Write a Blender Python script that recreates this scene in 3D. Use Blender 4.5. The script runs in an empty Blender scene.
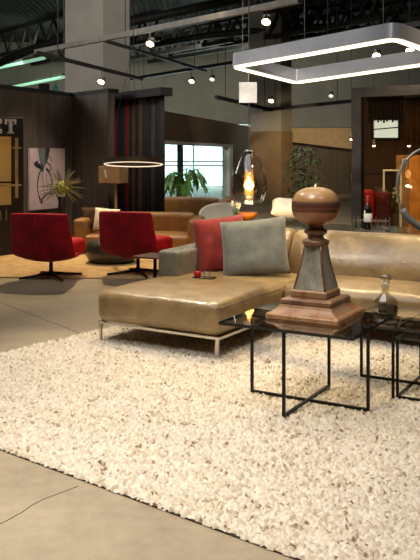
import bpy, bmesh, math, random
import numpy as np
from mathutils import Vector, Matrix, noise as mnoise
random.seed(7)
PI = math.pi
R = math.radians
scn = bpy.context.scene
COL = scn.collection

# ------------------------------------------------------------------ camera
EYE = 1.4
cam_d = bpy.data.cameras.new('camera')
cam = bpy.data.objects.new('camera', cam_d)
COL.objects.link(cam)
cam.location = (0, 0, EYE)
cam.rotation_euler = (PI / 2, 0, 0)
cam_d.sensor_fit = 'HORIZONTAL'
cam_d.sensor_width = 36
F = 800.0
cam_d.lens = 36 * F / 420
# the frame's long side sets the shift unit when sensor_fit is fixed to the width: 420
cam_d.shift_y = -125 / 420
cam_d.clip_end = 200
scn.camera = cam


def at(px, py, d):
    """a point of the place, d metres in front of the camera"""
    return Vector(((px - 210) / F * d, d, EYE - (py - 155) / F * d))


def gnd(px, py):
    return at(px, py, EYE * F / (py - 155))


# ------------------------------------------------------------------ materials
def lin(c):
    c = c / 255.0
    return c / 12.92 if c <= 0.04045 else ((c + 0.055) / 1.055) ** 2.4


def col(rgb):
    return (lin(rgb[0]), lin(rgb[1]), lin(rgb[2]), 1)


class NT:
    def __init__(s, name):
        s.m = bpy.data.materials.new(name)
        s.m.use_nodes = True
        s.t = s.m.node_tree
        s.n = s.t.nodes
        s.l = s.t.links
        s.b = s.n['Principled BSDF']
        s.out = s.n['Material Output']

    def add(s, typ, **kw):
        n = s.n.new(typ)
        for k, v in kw.items():
            setattr(n, k, v)
        return n

    def link(s, a, b):
        s.l.new(a, b)

    def coords(s, scale=(1, 1, 1)):
        tc = s.add('ShaderNodeTexCoord')
        mp = s.add('ShaderNodeMapping')
        mp.inputs['Scale'].default_value = scale
        s.link(tc.outputs['Object'], mp.inputs['Vector'])
        return mp.outputs['Vector']

    def noise(s, vec, scale, detail=4, rough=.55):
        n = s.add('ShaderNodeTexNoise')
        n.inputs['Scale'].default_value = scale
        n.inputs['Detail'].default_value = detail
        n.inputs['Roughness'].default_value = rough
        s.link(vec, n.inputs['Vector'])
        return n.outputs['Fac']

    def ramp(s, fac, stops):
        r = s.add('ShaderNodeValToRGB')
        e = r.color_ramp.elements
        while len(e) < len(stops):
            e.new(.5)
        for k, (p, c) in enumerate(stops):
            e[k].position = p
            e[k].color = col(c)
        s.link(fac, r.inputs['Fac'])
        return r.outputs['Color']

    def bump(s, h, strength=.3, dist=.01):
        b = s.add('ShaderNodeBump')
        b.inputs['Strength'].default_value = strength
        b.inputs['Distance'].default_value = dist
        s.link(h, b.inputs['Height'])
        s.link(b.outputs['Normal'], s.b.inputs['Normal'])


def M(name, rgb, rough=.5, metal=0, var=.12, vs=6, bump=0, bs=60, stretch=(1, 1, 1), spec=.5, sheen=0, coat=0):
    t = NT(name)
    v = t.coords(stretch)
    f = t.noise(v, vs)
    lo = [max(0, c * (1 - var)) for c in rgb]
    hi = [min(255, c * (1 + var)) for c in rgb]
    t.link(t.ramp(f, [(.3, lo), (.7, hi)]), t.b.inputs['Base Color'])
    t.b.inputs['Roughness'].default_value = rough
    t.b.inputs['Metallic'].default_value = metal
    t.b.inputs['Specular IOR Level'].default_value = spec
    t.b.inputs['Sheen Weight'].default_value = sheen
    t.b.inputs['Coat Weight'].default_value = coat
    if bump:
        t.bump(t.noise(v, bs, 3), bump, .004)
    return t.m


def EM(name, rgb, strength):
    t = NT(name)
    t.b.inputs['Base Color'].default_value = col(rgb)
    t.b.inputs['Emission Color'].default_value = col(rgb)
    t.b.inputs['Emission Strength'].default_value = strength
    return t.m


def GLASS(name, tint, gloss=.02, rough=.02, ior=1.5):
    """thin clear glass: tinted see-through with a Fresnel reflection"""
    t = NT(name)
    tr = t.add('ShaderNodeBsdfTransparent')
    tr.inputs['Color'].default_value = (*tint, 1)
    gl = t.add('ShaderNodeBsdfGlossy')
    gl.inputs['Roughness'].default_value = rough
    lw = t.add('ShaderNodeLayerWeight')
    lw.inputs['Blend'].default_value = .5
    pw = t.add('ShaderNodeMath', operation='POWER')
    pw.inputs[1].default_value = 4.0
    t.link(lw.outputs['Facing'], pw.inputs[0])
    ad = t.add('ShaderNodeMath', operation='MULTIPLY_ADD')
    ad.inputs[1].default_value = .85 - gloss
    ad.inputs[2].default_value = gloss + ((ior - 1) / (ior + 1)) ** 2
    ad.use_clamp = True
    t.link(pw.outputs[0], ad.inputs[0])
    mx = t.add('ShaderNodeMixShader')
    t.link(ad.outputs[0], mx.inputs['Fac'])
    t.link(tr.outputs[0], mx.inputs[1])
    t.link(gl.outputs[0], mx.inputs[2])
    t.link(mx.outputs[0], t.out.inputs['Surface'])
    return t.m


def leather(name, rgb, rough=.34):
    t = NT(name)
    v = t.coords()
    f = t.noise(v, 8, 9, .72)
    t.link(t.ramp(f, [(.30, [c * .82 for c in rgb]), (.5, rgb), (.70, [min(255, c * 1.14) for c in rgb])]),
           t.b.inputs['Base Color'])
    rr = t.add('ShaderNodeMapRange')
    rr.inputs['To Min'].default_value = rough - .08
    rr.inputs['To Max'].default_value = rough + .12
    t.link(t.noise(v, 7, 5, .6), rr.inputs['Value'])
    t.link(rr.outputs[0], t.b.inputs['Roughness'])
    t.b.inputs['Specular IOR Level'].default_value = .75
    t.b.inputs['Coat Weight'].default_value = .12
    t.b.inputs['Coat Roughness'].default_value = .2
    vo = t.add('ShaderNodeTexVoronoi')
    vo.inputs['Scale'].default_value = 110
    t.link(v, vo.inputs['Vector'])
    n2 = t.noise(v, 6, 6, .6)
    mx = t.add('ShaderNodeMath', operation='MULTIPLY_ADD')
    mx.inputs[1].default_value = .10
    t.link(vo.outputs['Distance'], mx.inputs[0])
    t.link(n2, mx.inputs[2])
    t.bump(mx.outputs[0], .55, .02)
    return t.m


def concrete():
    t = NT('polished_concrete')
    v = t.coords()
    a = t.noise(v, .9, 8, .62)
    b = t.noise(v, 14, 6, .7)
    ad = t.add('ShaderNodeMath', operation='MULTIPLY_ADD')
    ad.inputs[1].default_value = .35
    t.link(b, ad.inputs[0])
    t.link(a, ad.inputs[2])
    t.link(t.ramp(ad.outputs[0], [(.42, (118, 104, 85)), (.62, (152, 136, 112)), (.85, (176, 160, 134))]),
           t.b.inputs['Base Color'])
    t.b.inputs['Roughness'].default_value = .42
    t.bump(t.noise(v, 40, 5), .08, .01)
    return t.m


def shag():
    t = NT('cream_shag_wool')
    a = t.add('ShaderNodeAttribute')
    a.attribute_name = 'tuft'
    t.link(t.ramp(a.outputs['Fac'], [(0, (104, 84, 62)), (.08, (150, 130, 106)), (.19, (198, 182, 160)),
                                     (.6, (218, 206, 188)), (1, (230, 221, 206))]), t.b.inputs['Base Color'])
    t.b.inputs['Roughness'].default_value = .95
    t.b.inputs['Specular IOR Level'].default_value = .1
    t.bump(t.noise(t.coords(), 260, 3), .6, .006)
    return t.m


def ball_wood():
    """turned ball with horizontal bands of different timbers and a highlight painted into the dark one"""
    t = NT('banded_turned_wood')
    tc = t.add('ShaderNodeTexCoord')
    sp = t.add('ShaderNodeSeparateXYZ')
    t.link(tc.outputs['Object'], sp.inputs[0])
    f = t.noise(t.coords((6, 6, 30)), 3, 6)
    ma = t.add('ShaderNodeMath', operation='MULTIPLY_ADD')
    ma.inputs[1].default_value = .016
    t.link(f, ma.inputs[0])
    t.link(sp.outputs['Z'], ma.inputs[2])
    mr = t.add('ShaderNodeMapRange')
    mr.inputs['From Min'].default_value = .525
    mr.inputs['From Max'].default_value = .775
    t.link(ma.outputs[0], mr.inputs['Value'])
    c = t.ramp(mr.outputs[0], [(.0, (92, 52, 20)), (.25, (142, 82, 30)), (.37, (152, 92, 42)), (.41, (78, 40, 28)),
                               (.47, (116, 76, 58)), (.53, (84, 46, 36)), (.62, (96, 70, 62)), (.65, (156, 112, 70)), (1, (200, 158, 106))])
    t.link(c, t.b.inputs['Base Color'])
    t.b.inputs['Roughness'].default_value = .3
    t.b.inputs['Coat Weight'].default_value = .3
    t.bump(f, .15, .006)
    return t.m


def patina(name, c1, c2, c3, rough=.5, metal=.2, s=7):
    t = NT(name)
    v = t.coords((1, 1, .5))
    f = t.noise(v, s, 8, .7)
    t.link(t.ramp(f, [(.3, c1), (.5, c2), (.68, c3)]), t.b.inputs['Base Color'])
    t.b.inputs['Roughness'].default_value = rough
    t.b.inputs['Metallic'].default_value = metal
    t.bump(t.noise(v, 30, 5), .3, .006)
    return t.m


def panel_wood(name, rgb, k=2.2):
    t = NT(name)
    v = t.coords((8, 8, .35))
    f = t.noise(v, k, 6, .6)
    t.link(t.ramp(f, [(.3, [c * .78 for c in rgb]), (.7, [c * 1.18 for c in rgb])]), t.b.inputs['Base Color'])
    t.b.inputs['Roughness'].default_value = .5
    return t.m


def deck_mat():
    t = NT('ribbed_steel_deck')
    v = t.coords()
    w = t.add('ShaderNodeTexWave')
    w.inputs['Scale'].default_value = 1.6
    t.link(v, w.inputs['Vector'])
    t.link(t.ramp(w.outputs['Fac'], [(0, (40, 38, 36)), (1, (58, 55, 51))]), t.b.inputs['Base Color'])
    t.b.inputs['Roughness'].default_value = .8
    t.bump(w.outputs['Fac'], .6, .04)
    return t.m


MAT = dict(
    floor=concrete(),
    deck=deck_mat(),
    steel_dark=M('dark_roof_steel', (44, 42, 39), .6, .3),
    wall_grey=M('grey_plaster', (128, 124, 112), .85, var=.05, vs=1.2),
    wall_back=M('plain_plaster', (120, 112, 100), .9, var=.05, vs=1),
    col_grey=M('column_plaster', (140, 135, 126), .8, var=.06, vs=1.5),
    col_brown=M('column_cladding', (120, 98, 72), .7, var=.08, vs=2),
    panel=panel_wood('dark_panel', (82, 71, 60)),
    brown=panel_wood('brown_panel', (96, 70, 46)),
    white_paint=M('white_paint', (225, 225, 218), .5, var=.03),
    beige=M('beige_soffit', (196, 172, 138), .8, var=.05),
    rug=shag(),
    backing=M('rug_backing_shadow_line', (40, 34, 28), .95),  # real backing, its dark tone also draws the shadow line under the edge
    tan_rug=M('tan_flatweave', (196, 162, 112), .95, var=.09, vs=9, bump=.4, bs=200),
    leather=leather('olive_tan_leather', (150, 125, 86), .30),
    stitch=leather('olive_tan_piping', (114, 96, 70), .45),
    arm_leather=leather('arm_reflection_leather', (142, 134, 118), .26),  # sofa leather greyed so its colour carries the arm's reflection
    chrome=M('brushed_steel', (200, 195, 188), .28, 1, var=.04),
    red_pillow=M('red_suede', (146, 40, 30), .85, var=.1, vs=14, bump=.3, bs=90, sheen=.3),
    grey_pillow=M('grey_suede', (112, 112, 102), .85, var=.08, vs=12, bump=.3, bs=90, sheen=.3),
    black_metal=M('black_steel', (26, 24, 22), .45, .6),
    glass_top=GLASS('grey_table_glass', (.96, .94, .87), .11, .015),
    glass_edge=M('dark_glass_edge', (22, 26, 22), .15),
    clear=GLASS('clear_glass', (.95, .96, .95), .03, .02, 1.4),
    frosted=GLASS('frosted_stopper_glass', (.96, .95, .92), .34, .2),
    decanter=GLASS('decanter_glass', (.98, .96, .92), .12, .03),
    liquor=M('dark_liquor', (44, 22, 12), .12),
    smoke=GLASS('smoked_amber_glass', (.97, .95, .91), .06, .02),
    amber_glass=GLASS('amber_glow_glass', (1.0, .86, .62), .04, .03),  # amber tint imitates the glow around the bulb
    pane=GLASS('window_glass', (.90, .97, .96), .02, .02),
    part_glass=GLASS('partition_glass', (.72, .66, .58), .03, .02),
    velvet=M('burgundy_velvet', (128, 3, 20), .75, var=.22, vs=5, sheen=.08, spec=.2),
    velvet_lit=M('lit_burgundy_velvet', (205, 20, 24), .7, var=.1, spec=.2),  # brighter copy of the burgundy velvet; light on rim and seat painted in
    tan=leather('tan_leather', (150, 104, 48), .42),
    dark_green=leather('dark_green_leather', (44, 44, 34), .3),
    white_cloth=M('white_cloth', (238, 230, 215), .9, var=.05, bump=.4, bs=30),
    brown_cloth=M('brown_cloth', (64, 40, 24), .9, var=.3, vs=14),
    bronze=M('dark_bronze', (40, 30, 24), .4, .6),
    patina=patina('weathered_zinc', (104, 94, 82), (146, 140, 128), (184, 176, 162), .36, .08),
    rust=patina('rusty_timber', (62, 42, 32), (122, 84, 56), (128, 110, 94), .42, .2, 11),
    rust2=patina('worn_oak', (84, 58, 38), (150, 106, 68), (138, 118, 96), .42, .1, 9),
    ball=ball_wood(),
    brass=M('pale_brass', (214, 196, 150), .35, .7),
    lamp_metal=M('satin_aluminium', (176, 176, 180), .35, .45, var=.05),
    lamp_inner=M('bronze_lamp_inner', (110, 84, 60), .4, .5),
    led=EM('warm_led', (255, 232, 196), 2.6),
    led_spot=EM('spot_lens', (255, 226, 178), 14),
    led_dim=EM('dim_spot_lens', (255, 240, 220), 1.2),
    bulb=EM('amber_bulb', (255, 206, 138), 9),
    tube_green=EM('green_white_tube', (176, 232, 196), .62),
    can=M('grey_spot_can', (120, 116, 108), .4, .5),
    track=M('grey_track', (120, 116, 108), .5, .3),
    black=M('matt_black', (20, 18, 17), .6),
    tag=EM('white_card', (240, 238, 232), .35),
    cabinet=M('dark_cabinet', (34, 30, 27), .5),
    amber=EM('glowing_amber_back', (190, 142, 72), .26),  # panel glows by itself in place of a niche lamp
    letters=M('silver_letters', (225, 225, 222), .3, .1),
    canvas=M('pink_canvas', (196, 168, 158), .8, var=.08, vs=3),
    ink=M('dark_ink', (46, 44, 50), .8),
    green_ink=M('grey_green_paint', (104, 108, 98), .8),
    brown_ink=M('brown_paint', (92, 70, 50), .8),
    leaf=M('green_leaf', (70, 112, 46), .5, var=.3, vs=5),
    leaf_dark=M('dark_leaf', (58, 76, 36), .5, var=.35, vs=5),
    spike=M('pale_spike_leaf', (150, 146, 112), .6, var=.2),
    spike_core=M('yellow_green_core', (150, 156, 72), .6, var=.2, vs=20),
    vase=M('dark_vase', (38, 36, 36), .3),
    bark=M('brown_bark', (70, 52, 36), .8),
    pot=M('grey_pot', (84, 80, 74), .6),
    c_black=M('black_fabric', (26, 24, 24), .9),
    c_red=M('deep_red_fabric', (112, 18, 26), .9),
    c_brown=M('brown_fabric', (78, 54, 38), .9),
    c_slate=M('slate_fabric', (50, 54, 60), .9),
    shade=M('tan_shade', (168, 142, 104), .8, var=.06),
    orange=M('orange_glaze', (204, 120, 36), .3),
    frame=M('grey_brown_post', (96, 88, 78), .5, .2),
    slat=M('dark_slat', (46, 40, 34), .6),
    sheer=M('brown_sheer', (156, 120, 78), .8),
    red_gloss=M('bright_red_fabric', (214, 26, 18), .6),
    burg=M('burgundy_fabric', (104, 22, 18), .7),
    bottle=M('dark_bottle_glass', (14, 12, 12), .1),
    paper=M('white_label', (228, 222, 212), .7),
    foil=M('red_foil', (120, 20, 24), .4),
    table_dark=M('dark_green_tabletop', (40, 48, 40), .14),
    reflection_glow=EM('window_reflection_glow', (226, 246, 248), 1.6),  # glow imitating a window reflected in the partition glass
    silver=M('silver_tube', (150, 150, 150), .3, .8),
    grey_pad=M('grey_sleeve', (92, 92, 94), .6),
    amber_panel=M('amber_screen', (190, 128, 44), .5, var=.25, vs=4),
    white_shell=M('white_shell', (222, 222, 216), .35, var=.02),
    red_glass=M('red_enamel', (190, 22, 30), .25),
)


# ------------------------------------------------------------------ mesh builder
class MB:
    def __init__(s):
        s.bm = bmesh.new()

    def box(s, c, size, rz=0, mat=0):
        m = Matrix.Translation(c) @ Matrix.Rotation(rz, 4, 'Z') @ Matrix.Diagonal((*size, 1))
        r = bmesh.ops.create_cube(s.bm, size=1, matrix=m)
        if mat:
            for v in r['verts']:
                for f in v.link_faces:
                    f.material_index = mat
        return s

    def bar(s, p, q, w, h=None, up=(0, 0, 1)):
        p, q = Vector(p), Vector(q)
        h = h or w
        d = q - p
        L = d.length
        x = d / L
        u = Vector(up)
        if abs(x.dot(u)) > .98:
            u = Vector((0, 1, 0))
        y = u.cross(x).normalized()
        z = x.cross(y)
        m = Matrix((x, y, z)).transposed().to_4x4()
        m.translation = (p + q) / 2
        bmesh.ops.create_cube(s.bm, size=1, matrix=m @ Matrix.Diagonal((L, w, h, 1)))
        return s

    def tube(s, pts, r, seg=10, closed=False, cap=True, ry=None):
        pts = [Vector(p) for p in pts]
        n = len(pts)
        rs = r if isinstance(r, (list, tuple)) else [r] * n
        rings = []
        prev = None
        for i in range(n):
            if closed:
                t = pts[(i + 1) % n] - pts[i - 1]
            else:
                t = pts[min(i + 1, n - 1)] - pts[max(i - 1, 0)]
            t.normalize()
            if prev is None:
                u = Vector((0, 0, 1)) if abs(t.z) < .9 else Vector((0, 1, 0))
            else:
                u = prev
            a = (u - t * u.dot(t)).normalized()
            prev = a
            b = t.cross(a)
            rings.append([s.bm.verts.new(pts[i] + (a * math.cos(2 * PI * k / seg) + b * math.sin(2 * PI * k / seg)) * rs[i]) for k in range(seg)])
        for i in range(n if closed else n - 1):
            A, B = rings[i], rings[(i + 1) % n]
            for k in range(seg):
                s.bm.faces.new((A[k], A[(k + 1) % seg], B[(k + 1) % seg], B[k]))
        if cap and not closed:
            s.bm.faces.new(rings[0][::-1])
            s.bm.faces.new(rings[-1])
        return s

    def lathe(s, prof, seg=32, c=(0, 0, 0), rot=0):
        rings = []
        for r, z in prof:
            if r < 1e-5:
                rings.append([s.bm.verts.new((c[0], c[1], c[2] + z))])
            else:
                rings.append([s.bm.verts.new((c[0] + r * math.cos(rot + 2 * PI * k / seg), c[1] + r * math.sin(rot + 2 * PI * k / seg), c[2] + z)) for k in range(seg)])
        for A, B in zip(rings, rings[1:]):
            for k in range(seg):
                k2 = (k + 1) % seg
                if len(A) == 1 and len(B) == 1:
                    continue
                if len(A) == 1:
                    s.bm.faces.new((A[0], B[k2], B[k]))
                elif len(B) == 1:
                    s.bm.faces.new((A[k], A[k2], B[0]))
                else:
                    s.bm.faces.new((A[k], A[k2], B[k2], B[k]))
        if len(rings[0]) > 1:
            s.bm.faces.new(rings[0][::-1])
        if len(rings[-1]) > 1:
            s.bm.faces.new(rings[-1])
        return s

    def squares(s, prof, ch=.12):
        """loft of square sections (half side, height) with small chamfered corners"""
        rings = []
        for h, z in prof:
            k = h * ch
            pts = [(h - k, -h), (h, -h + k), (h, h - k), (h - k, h), (-h + k, h), (-h, h - k), (-h, -h + k), (-h + k, -h)]
            rings.append([s.bm.verts.new((x, y, z)) for x, y in pts])
        for A, B in zip(rings, rings[1:]):
            for k in range(8):
                s.bm.faces.new((A[k], A[(k + 1) % 8], B[(k + 1) % 8], B[k]))
        s.bm.faces.new(rings[0][::-1])
        s.bm.faces.new(rings[-1])
        return s

    def poly(s, pts, thick, axis):
        """flat outline given some thickness along the vector axis"""
        axis = Vector(axis).normalized() * thick
        A = [s.bm.verts.new(Vector(p)) for p in pts]
        B = [s.bm.verts.new(Vector(p) + axis) for p in pts]
        s.bm.faces.new(A[::-1])
        s.bm.faces.new(B)
        n = len(A)
        for k in range(n):
            s.bm.faces.new((A[k], A[(k + 1) % n], B[(k + 1) % n], B[k]))
        return s

    def rbox(s, c, size, r=.05, n=8, crown=0, wob=0, front=0, fn=None, seed=0):
        """rounded cushion block; crown lifts the top, front bulges -y"""
        h = [x / 2 for x in size]
        r = min(r, min(h) * .98)
        T = (0, .08, .3, .6, 1)

        def axis(hh):
            a = [-hh + r * t for t in T]
            m = [(-hh + r) + (2 * hh - 2 * r) * k / n for k in range(1, n)]
            return a + m + [-x for x in a[::-1]]
        ax = [axis(x) for x in h]
        vs = {}

        def vert(i, j, k):
            key = (i, j, k)
            if key in vs:
                return vs[key]
            p = Vector((ax[0][i], ax[1][j], ax[2][k]))
            q = Vector([max(-hh + r, min(hh - r, x)) for x, hh in zip(p, h)])
            d = p - q
            if d.length > 1e-9:
                p = q + d.normalized() * r
            u = [p[m] / h[m] for m in range(3)]
            if crown and u[2] > -.2:
                p.z += crown * (1 - u[0] ** 4) * (1 - u[1] ** 4) * min(1, max(0, u[2] + .2))
            if front and u[1] < 0:
                p.y -= front * (1 - u[0] ** 4) * (1 - u[2] ** 2) * (-u[1])
            if wob:
                w = mnoise.noise(Vector((p.x * 5 + seed, p.y * 5, p.z * 5)))
                p += Vector((0, 0, 1)) * wob * w if u[2] > .7 else Vector((0, wob * w, 0))
            if fn:
                p = fn(p, u)
            vs[key] = s.bm.verts.new(p + Vector(c))
            return vs[key]
        N = [len(a) - 1 for a in ax]
        for fixed, o1, o2 in ((0, 1, 2), (1, 2, 0), (2, 0, 1)):
            for side in (0, N[fixed]):
                for i in range(N[o1]):
                    for j in range(N[o2]):
                        quad = []
                        for di, dj in ((0, 0), (1, 0), (1, 1), (0, 1)):
                            idx = [0, 0, 0]
                            idx[fixed] = side
                            idx[o1] = i + di
                            idx[o2] = j + dj
                            quad.append(vert(*idx))
                        if side == 0:
                            quad.reverse()
                        s.bm.faces.new(quad)
        return s

    def pillow(s, w, h, t, n=18, pinch=.05, seed=0):
        """cushion standing in the local xz plane, thickness along y, bottom edge at z = 0"""
        g = {}
        for side in (-1, 1):
            for i in range(n + 1):
                for j in range(n + 1):
                    edge = i in (0, n) or j in (0, n)
                    key = (0 if edge else side, i, j)
                    if key in g:
                        continue
                    u = -1 + 2 * i / n
                    v = -1 + 2 * j / n
                    pu = 1 - pinch * (1 - v * v) * abs(u) ** 3
                    pv = 1 - pinch * (1 - u * u) * abs(v) ** 3
                    th = t / 2 * ((1 - u ** 4) * (1 - v ** 4)) ** .55
                    th *= 1 + .16 * mnoise.noise(Vector((u * 2.1 + seed, v * 2.1, side * .7 + seed)))
                    th += .006 * mnoise.noise(Vector((u * 6 + seed, v * 6, side))) if not edge else 0
                    g[key] = s.bm.verts.new((u * w / 2 * pu, side * th, h / 2 + v * h / 2 * pv))

        def V(side, i, j):
            return g[(0 if i in (0, n) or j in (0, n) else side, i, j)]
        for side in (-1, 1):
            for i in range(n):
                for j in range(n):
                    q = [V(side, i, j), V(side, i + 1, j), V(side, i + 1, j + 1), V(side, i, j + 1)]
                    if side == 1:
                        q.reverse()
                    s.bm.faces.new(q)
        return s

    def blade(s, pts, w, up=(0, 0, 1)):
        """tapered leaf blade along a path"""
        pts = [Vector(p) for p in pts]
        n = len(pts)
        L, Rr = [], []
        for i, p in enumerate(pts):
            t = pts[min(i + 1, n - 1)] - pts[max(i - 1, 0)]
            side = t.cross(Vector(up))
            if side.length < 1e-6:
                side = t.cross(Vector((1, 0, 0)))
            side.normalize()
            k = i / (n - 1)
            ww = w * math.sin(PI * (.12 + .86 * k)) / 2 + .0006
            L.append(s.bm.verts.new(p + side * ww))
            Rr.append(s.bm.verts.new(p - side * ww))
        for i in range(n - 1):
            s.bm.faces.new((L[i], Rr[i], Rr[i + 1], L[i + 1]))
        return s

    def build(s, name, mats, parent=None, smooth=False, bevel=0, loc=None, rz=None, weld=False, recalc=True):
        if recalc:
            bmesh.ops.recalc_face_normals(s.bm, faces=s.bm.faces)
        me = bpy.data.meshes.new(name)
        s.bm.to_mesh(me)
        s.bm.free()
        if smooth:
            for p in me.polygons:
                p.use_smooth = True
        for m in (mats if isinstance(mats, (list, tuple)) else [mats]):
            me.materials.append(m)
        o = bpy.data.objects.new(name, me)
        COL.objects.link(o)
        if parent:
            o.parent = parent
        if loc is not None:
            o.location = loc
        if rz is not None:
            o.rotation_euler = (0, 0, rz)
        if bevel:
            b = o.modifiers.new('bevel', 'BEVEL')
            b.width = bevel
            b.segments = 2
            b.limit_method = 'ANGLE'
        return o


def tag(o, label, cat, group=None, kind=None):
    o['label'] = label
    o['category'] = cat
    if group:
        o['group'] = group
    if kind:
        o['kind'] = kind
    return o


def thing(name, label, cat, loc=(0, 0, 0), rz=0, group=None):
    o = bpy.data.objects.new(name, None)
    COL.objects.link(o)
    o.empty_display_size = .1
    o.location = loc
    o.rotation_euler = (0, 0, rz)
    return tag(o, label, cat, group)


def copy_tree(o, parent=None):
    c = o.copy()
    COL.objects.link(c)
    if parent:
        c.parent = parent
    for ch in [x for x in bpy.data.objects if x.parent == o]:
        copy_tree(ch, c)
    return c


def struct(o, label, cat):
    return tag(o, label, cat, kind='structure')


# ------------------------------------------------------------------ the hall
XL, XR, YB, YF, ZC = -15.0, 12.0, -5.0, 34.0, 6.2
fl = MB().box(((XL + XR) / 2, (YB + YF) / 2, -.1), (XR - XL, YF - YB, .2)).build('floor', MAT['floor'])
struct(fl, 'worn polished concrete floor of the showroom', 'floor')
crack_px = [(-14, 530), (6, 520), (22, 512), (34, 505), (48, 498), (60, 493), (78, 487)]
cb = MB()
cp = [gnd(x, y) + Vector((random.uniform(-.008, .008), random.uniform(-.012, .012), .0005)) for x, y in crack_px]
for p, q in zip(cp, cp[1:]):
    cb.bar(p, q, .004, .001)
cr = cb.build('crack', M('crack_dirt', (74, 62, 48), .95), fl)
jb = MB()
jp = [gnd(-6, 300), gnd(110, 345)]
jb.bar(jp[0] + Vector((0, 0, .0005)), jp[1] + Vector((0, 0, .0005)), .006, .001)
jb.build('control_joint', M('joint_dirt', (70, 62, 52), .95), fl)

struct(MB().box(((XL + XR) / 2, (YB + YF) / 2, ZC + .1), (XR - XL, YF - YB, .2)).build('ceiling', MAT['deck']),
       'dark ribbed steel deck ceiling high over the trusses', 'ceiling')
struct(MB().box((XL - .1, (YB + YF) / 2, ZC / 2), (.2, YF - YB, ZC)).build('wall_left', MAT['wall_back']), 'plain plaster side wall of the hall', 'wall')
struct(MB().box((XR + .1, (YB + YF) / 2, ZC / 2), (.2, YF - YB, ZC)).build('wall_right', MAT['wall_back']), 'plain plaster wall beyond the glazed partition', 'wall')
struct(MB().box(((XL + XR) / 2, YB - .1, ZC / 2), (XR - XL, .2, ZC)).build('wall_front', MAT['wall_back']), 'plain plaster wall across the entrance end', 'wall')
# back wall with a glazed opening x -4..2.6, z 0..2.7
wb = MB()
wb.box(((XL - 4) / 2, YF + .1, ZC / 2), (-4 - XL, .2, ZC))
wb.box(((2.6 + XR) / 2, YF + .1, ZC / 2), (XR - 2.6, .2, ZC))
wb.box((-.7, YF + .1, (ZC + 2.7) / 2), (6.6, .2, ZC - 2.7))
struct(wb.build('wall_back', MAT['wall_grey']), 'tall grey back wall of the hall under the roof trusses', 'wall')
w2 = thing('window_2', 'bright glazed wall at the far end seen through the white framed opening', 'window', (-.7, YF + .1, 0))
w2['kind'] = 'structure'
m_ = MB()
for x in (-3.3, -1.65, 0, 1.65, 3.3):
    m_.box((x, 0, 1.35), (.07, .1, 2.7))
for z in (.04, .95, 1.12, 2.66):
    m_.box((0, 0, z), (6.6, .08, .06))
m_.build('window_frame', MAT['white_paint'], w2)
MB().box((0, .02, 1.35), (6.5, .012, 2.6)).build('pane', MAT['pane'], w2)

# left dark partition (two panels meeting in a corner)
P0, P1, P2 = Vector((-4.2, 9.95, 0)), Vector((-2.37, 13.75, 0)), Vector((-1.635, 12.85, 0))
PH = 2.4


def wallseg(mb, p, q, h, t, z0=0, side=1):
    d = (q - p)
    nrm = Vector((-d.y, d.x, 0)).normalized() * side
    mb.poly([p + Vector((0, 0, z0)), q + Vector((0, 0, z0)), q + nrm * t + Vector((0, 0, z0)), p + nrm * t + Vector((0, 0, z0))], h, (0, 0, 1))


m_ = MB()
wallseg(m_, P0, P1, PH, .12)
struct(m_.build('wall_left_partition', MAT['panel']), 'dark panelled partition behind the pink canvas', 'wall')
m_ = MB()
wallseg(m_, P1, P2, PH, .12)
struct(m_.build('wall_corner_partition', MAT['panel']), 'dark panelled partition return beside the fabric curtains', 'wall')
m_ = MB()
wallseg(m_, P0 + Vector((-.0, -.0, 0)), P1, .07, .2, PH)
wallseg(m_, P1, P2, .07, .2, PH)
struct(m_.build('trim_1', MAT['black']), 'black capping along the top of the dark partition', 'trim')

# brown wall with white framed opening
B0, B1 = Vector((-2.0, 16.4, 0)), Vector((1.6, 31.2, 0))
bd = (B1 - B0).normalized()


def bw(px):
    k = (px - 210) / F
    t = (k * B0.y - B0.x) / (bd.x - k * bd.y)
    return B0 + bd * t


WO0, WO1 = bw(158), bw(232)
HB, HO = 2.5, 1.76
m_ = MB()
wallseg(m_, B0, WO0, HB, .2)
wallseg(m_, WO1, B1, HB, .2)
wallseg(m_, WO0, WO1, HB - HO, .2, HO)
struct(m_.build('wall_brown', MAT['brown']), 'brown panelled wall around the bright opening', 'wall')
w1 = thing('window_1', 'white framed glazed opening in the brown wall with bright daylight behind', 'window', (0, 0, 0))
w1['kind'] = 'structure'
m_ = MB()
wn = Vector((-bd.y, bd.x, 0))
for p in (WO0, WO1 - bd * .5):
    wallseg(m_, p - wn * .03, p + bd * .5 - wn * .03, HO, .26)
wallseg(m_, WO0 - wn * .03, WO1 - wn * .03, .09, .26, HO - .09)
m_.build('window_frame', MAT['white_paint'], w1)
m_ = MB()
q = bw(180)
wallseg(m_, q - wn * .02, q + bd * .25 - wn * .02, HO - .09, .1)
m_.build('mullion', MAT['slat'], w1)
m_ = MB()
wallseg(m_, WO0 + bd * .5 + wn * .08, WO1 - bd * .5 + wn * .08, HO - .1, .012)
m_.build('pane', MAT['pane'], w1)


# columns
def column(name, left_px, mid_px, right_px, d, h, mat, label):
    a = at(left_px, 155, d + .5)
    b = at(mid_px, 155, d)
    c = at(right_px, 155, d + .45)
    e = a + c - b
    pts = [Vector((p.x, p.y, 0)) for p in (a, b, c, e)]
    o = MB().poly(pts, h, (0, 0, 1)).build(name, mat)
    return struct(o, label, 'column')


column('column', 65, 103, 130, 18, ZC, MAT['col_grey'], 'broad pale grey square column rising behind the dark partition')
column('column', 250, 281, 291.5, 26, ZC, MAT['col_grey'], 'slimmer grey column behind the teardrop glass pendant')
column('trim_2', 249, 281, 292.5, 25.4, 2.16, MAT['col_brown'], 'brown cladding round the foot of the slimmer column')

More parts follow.
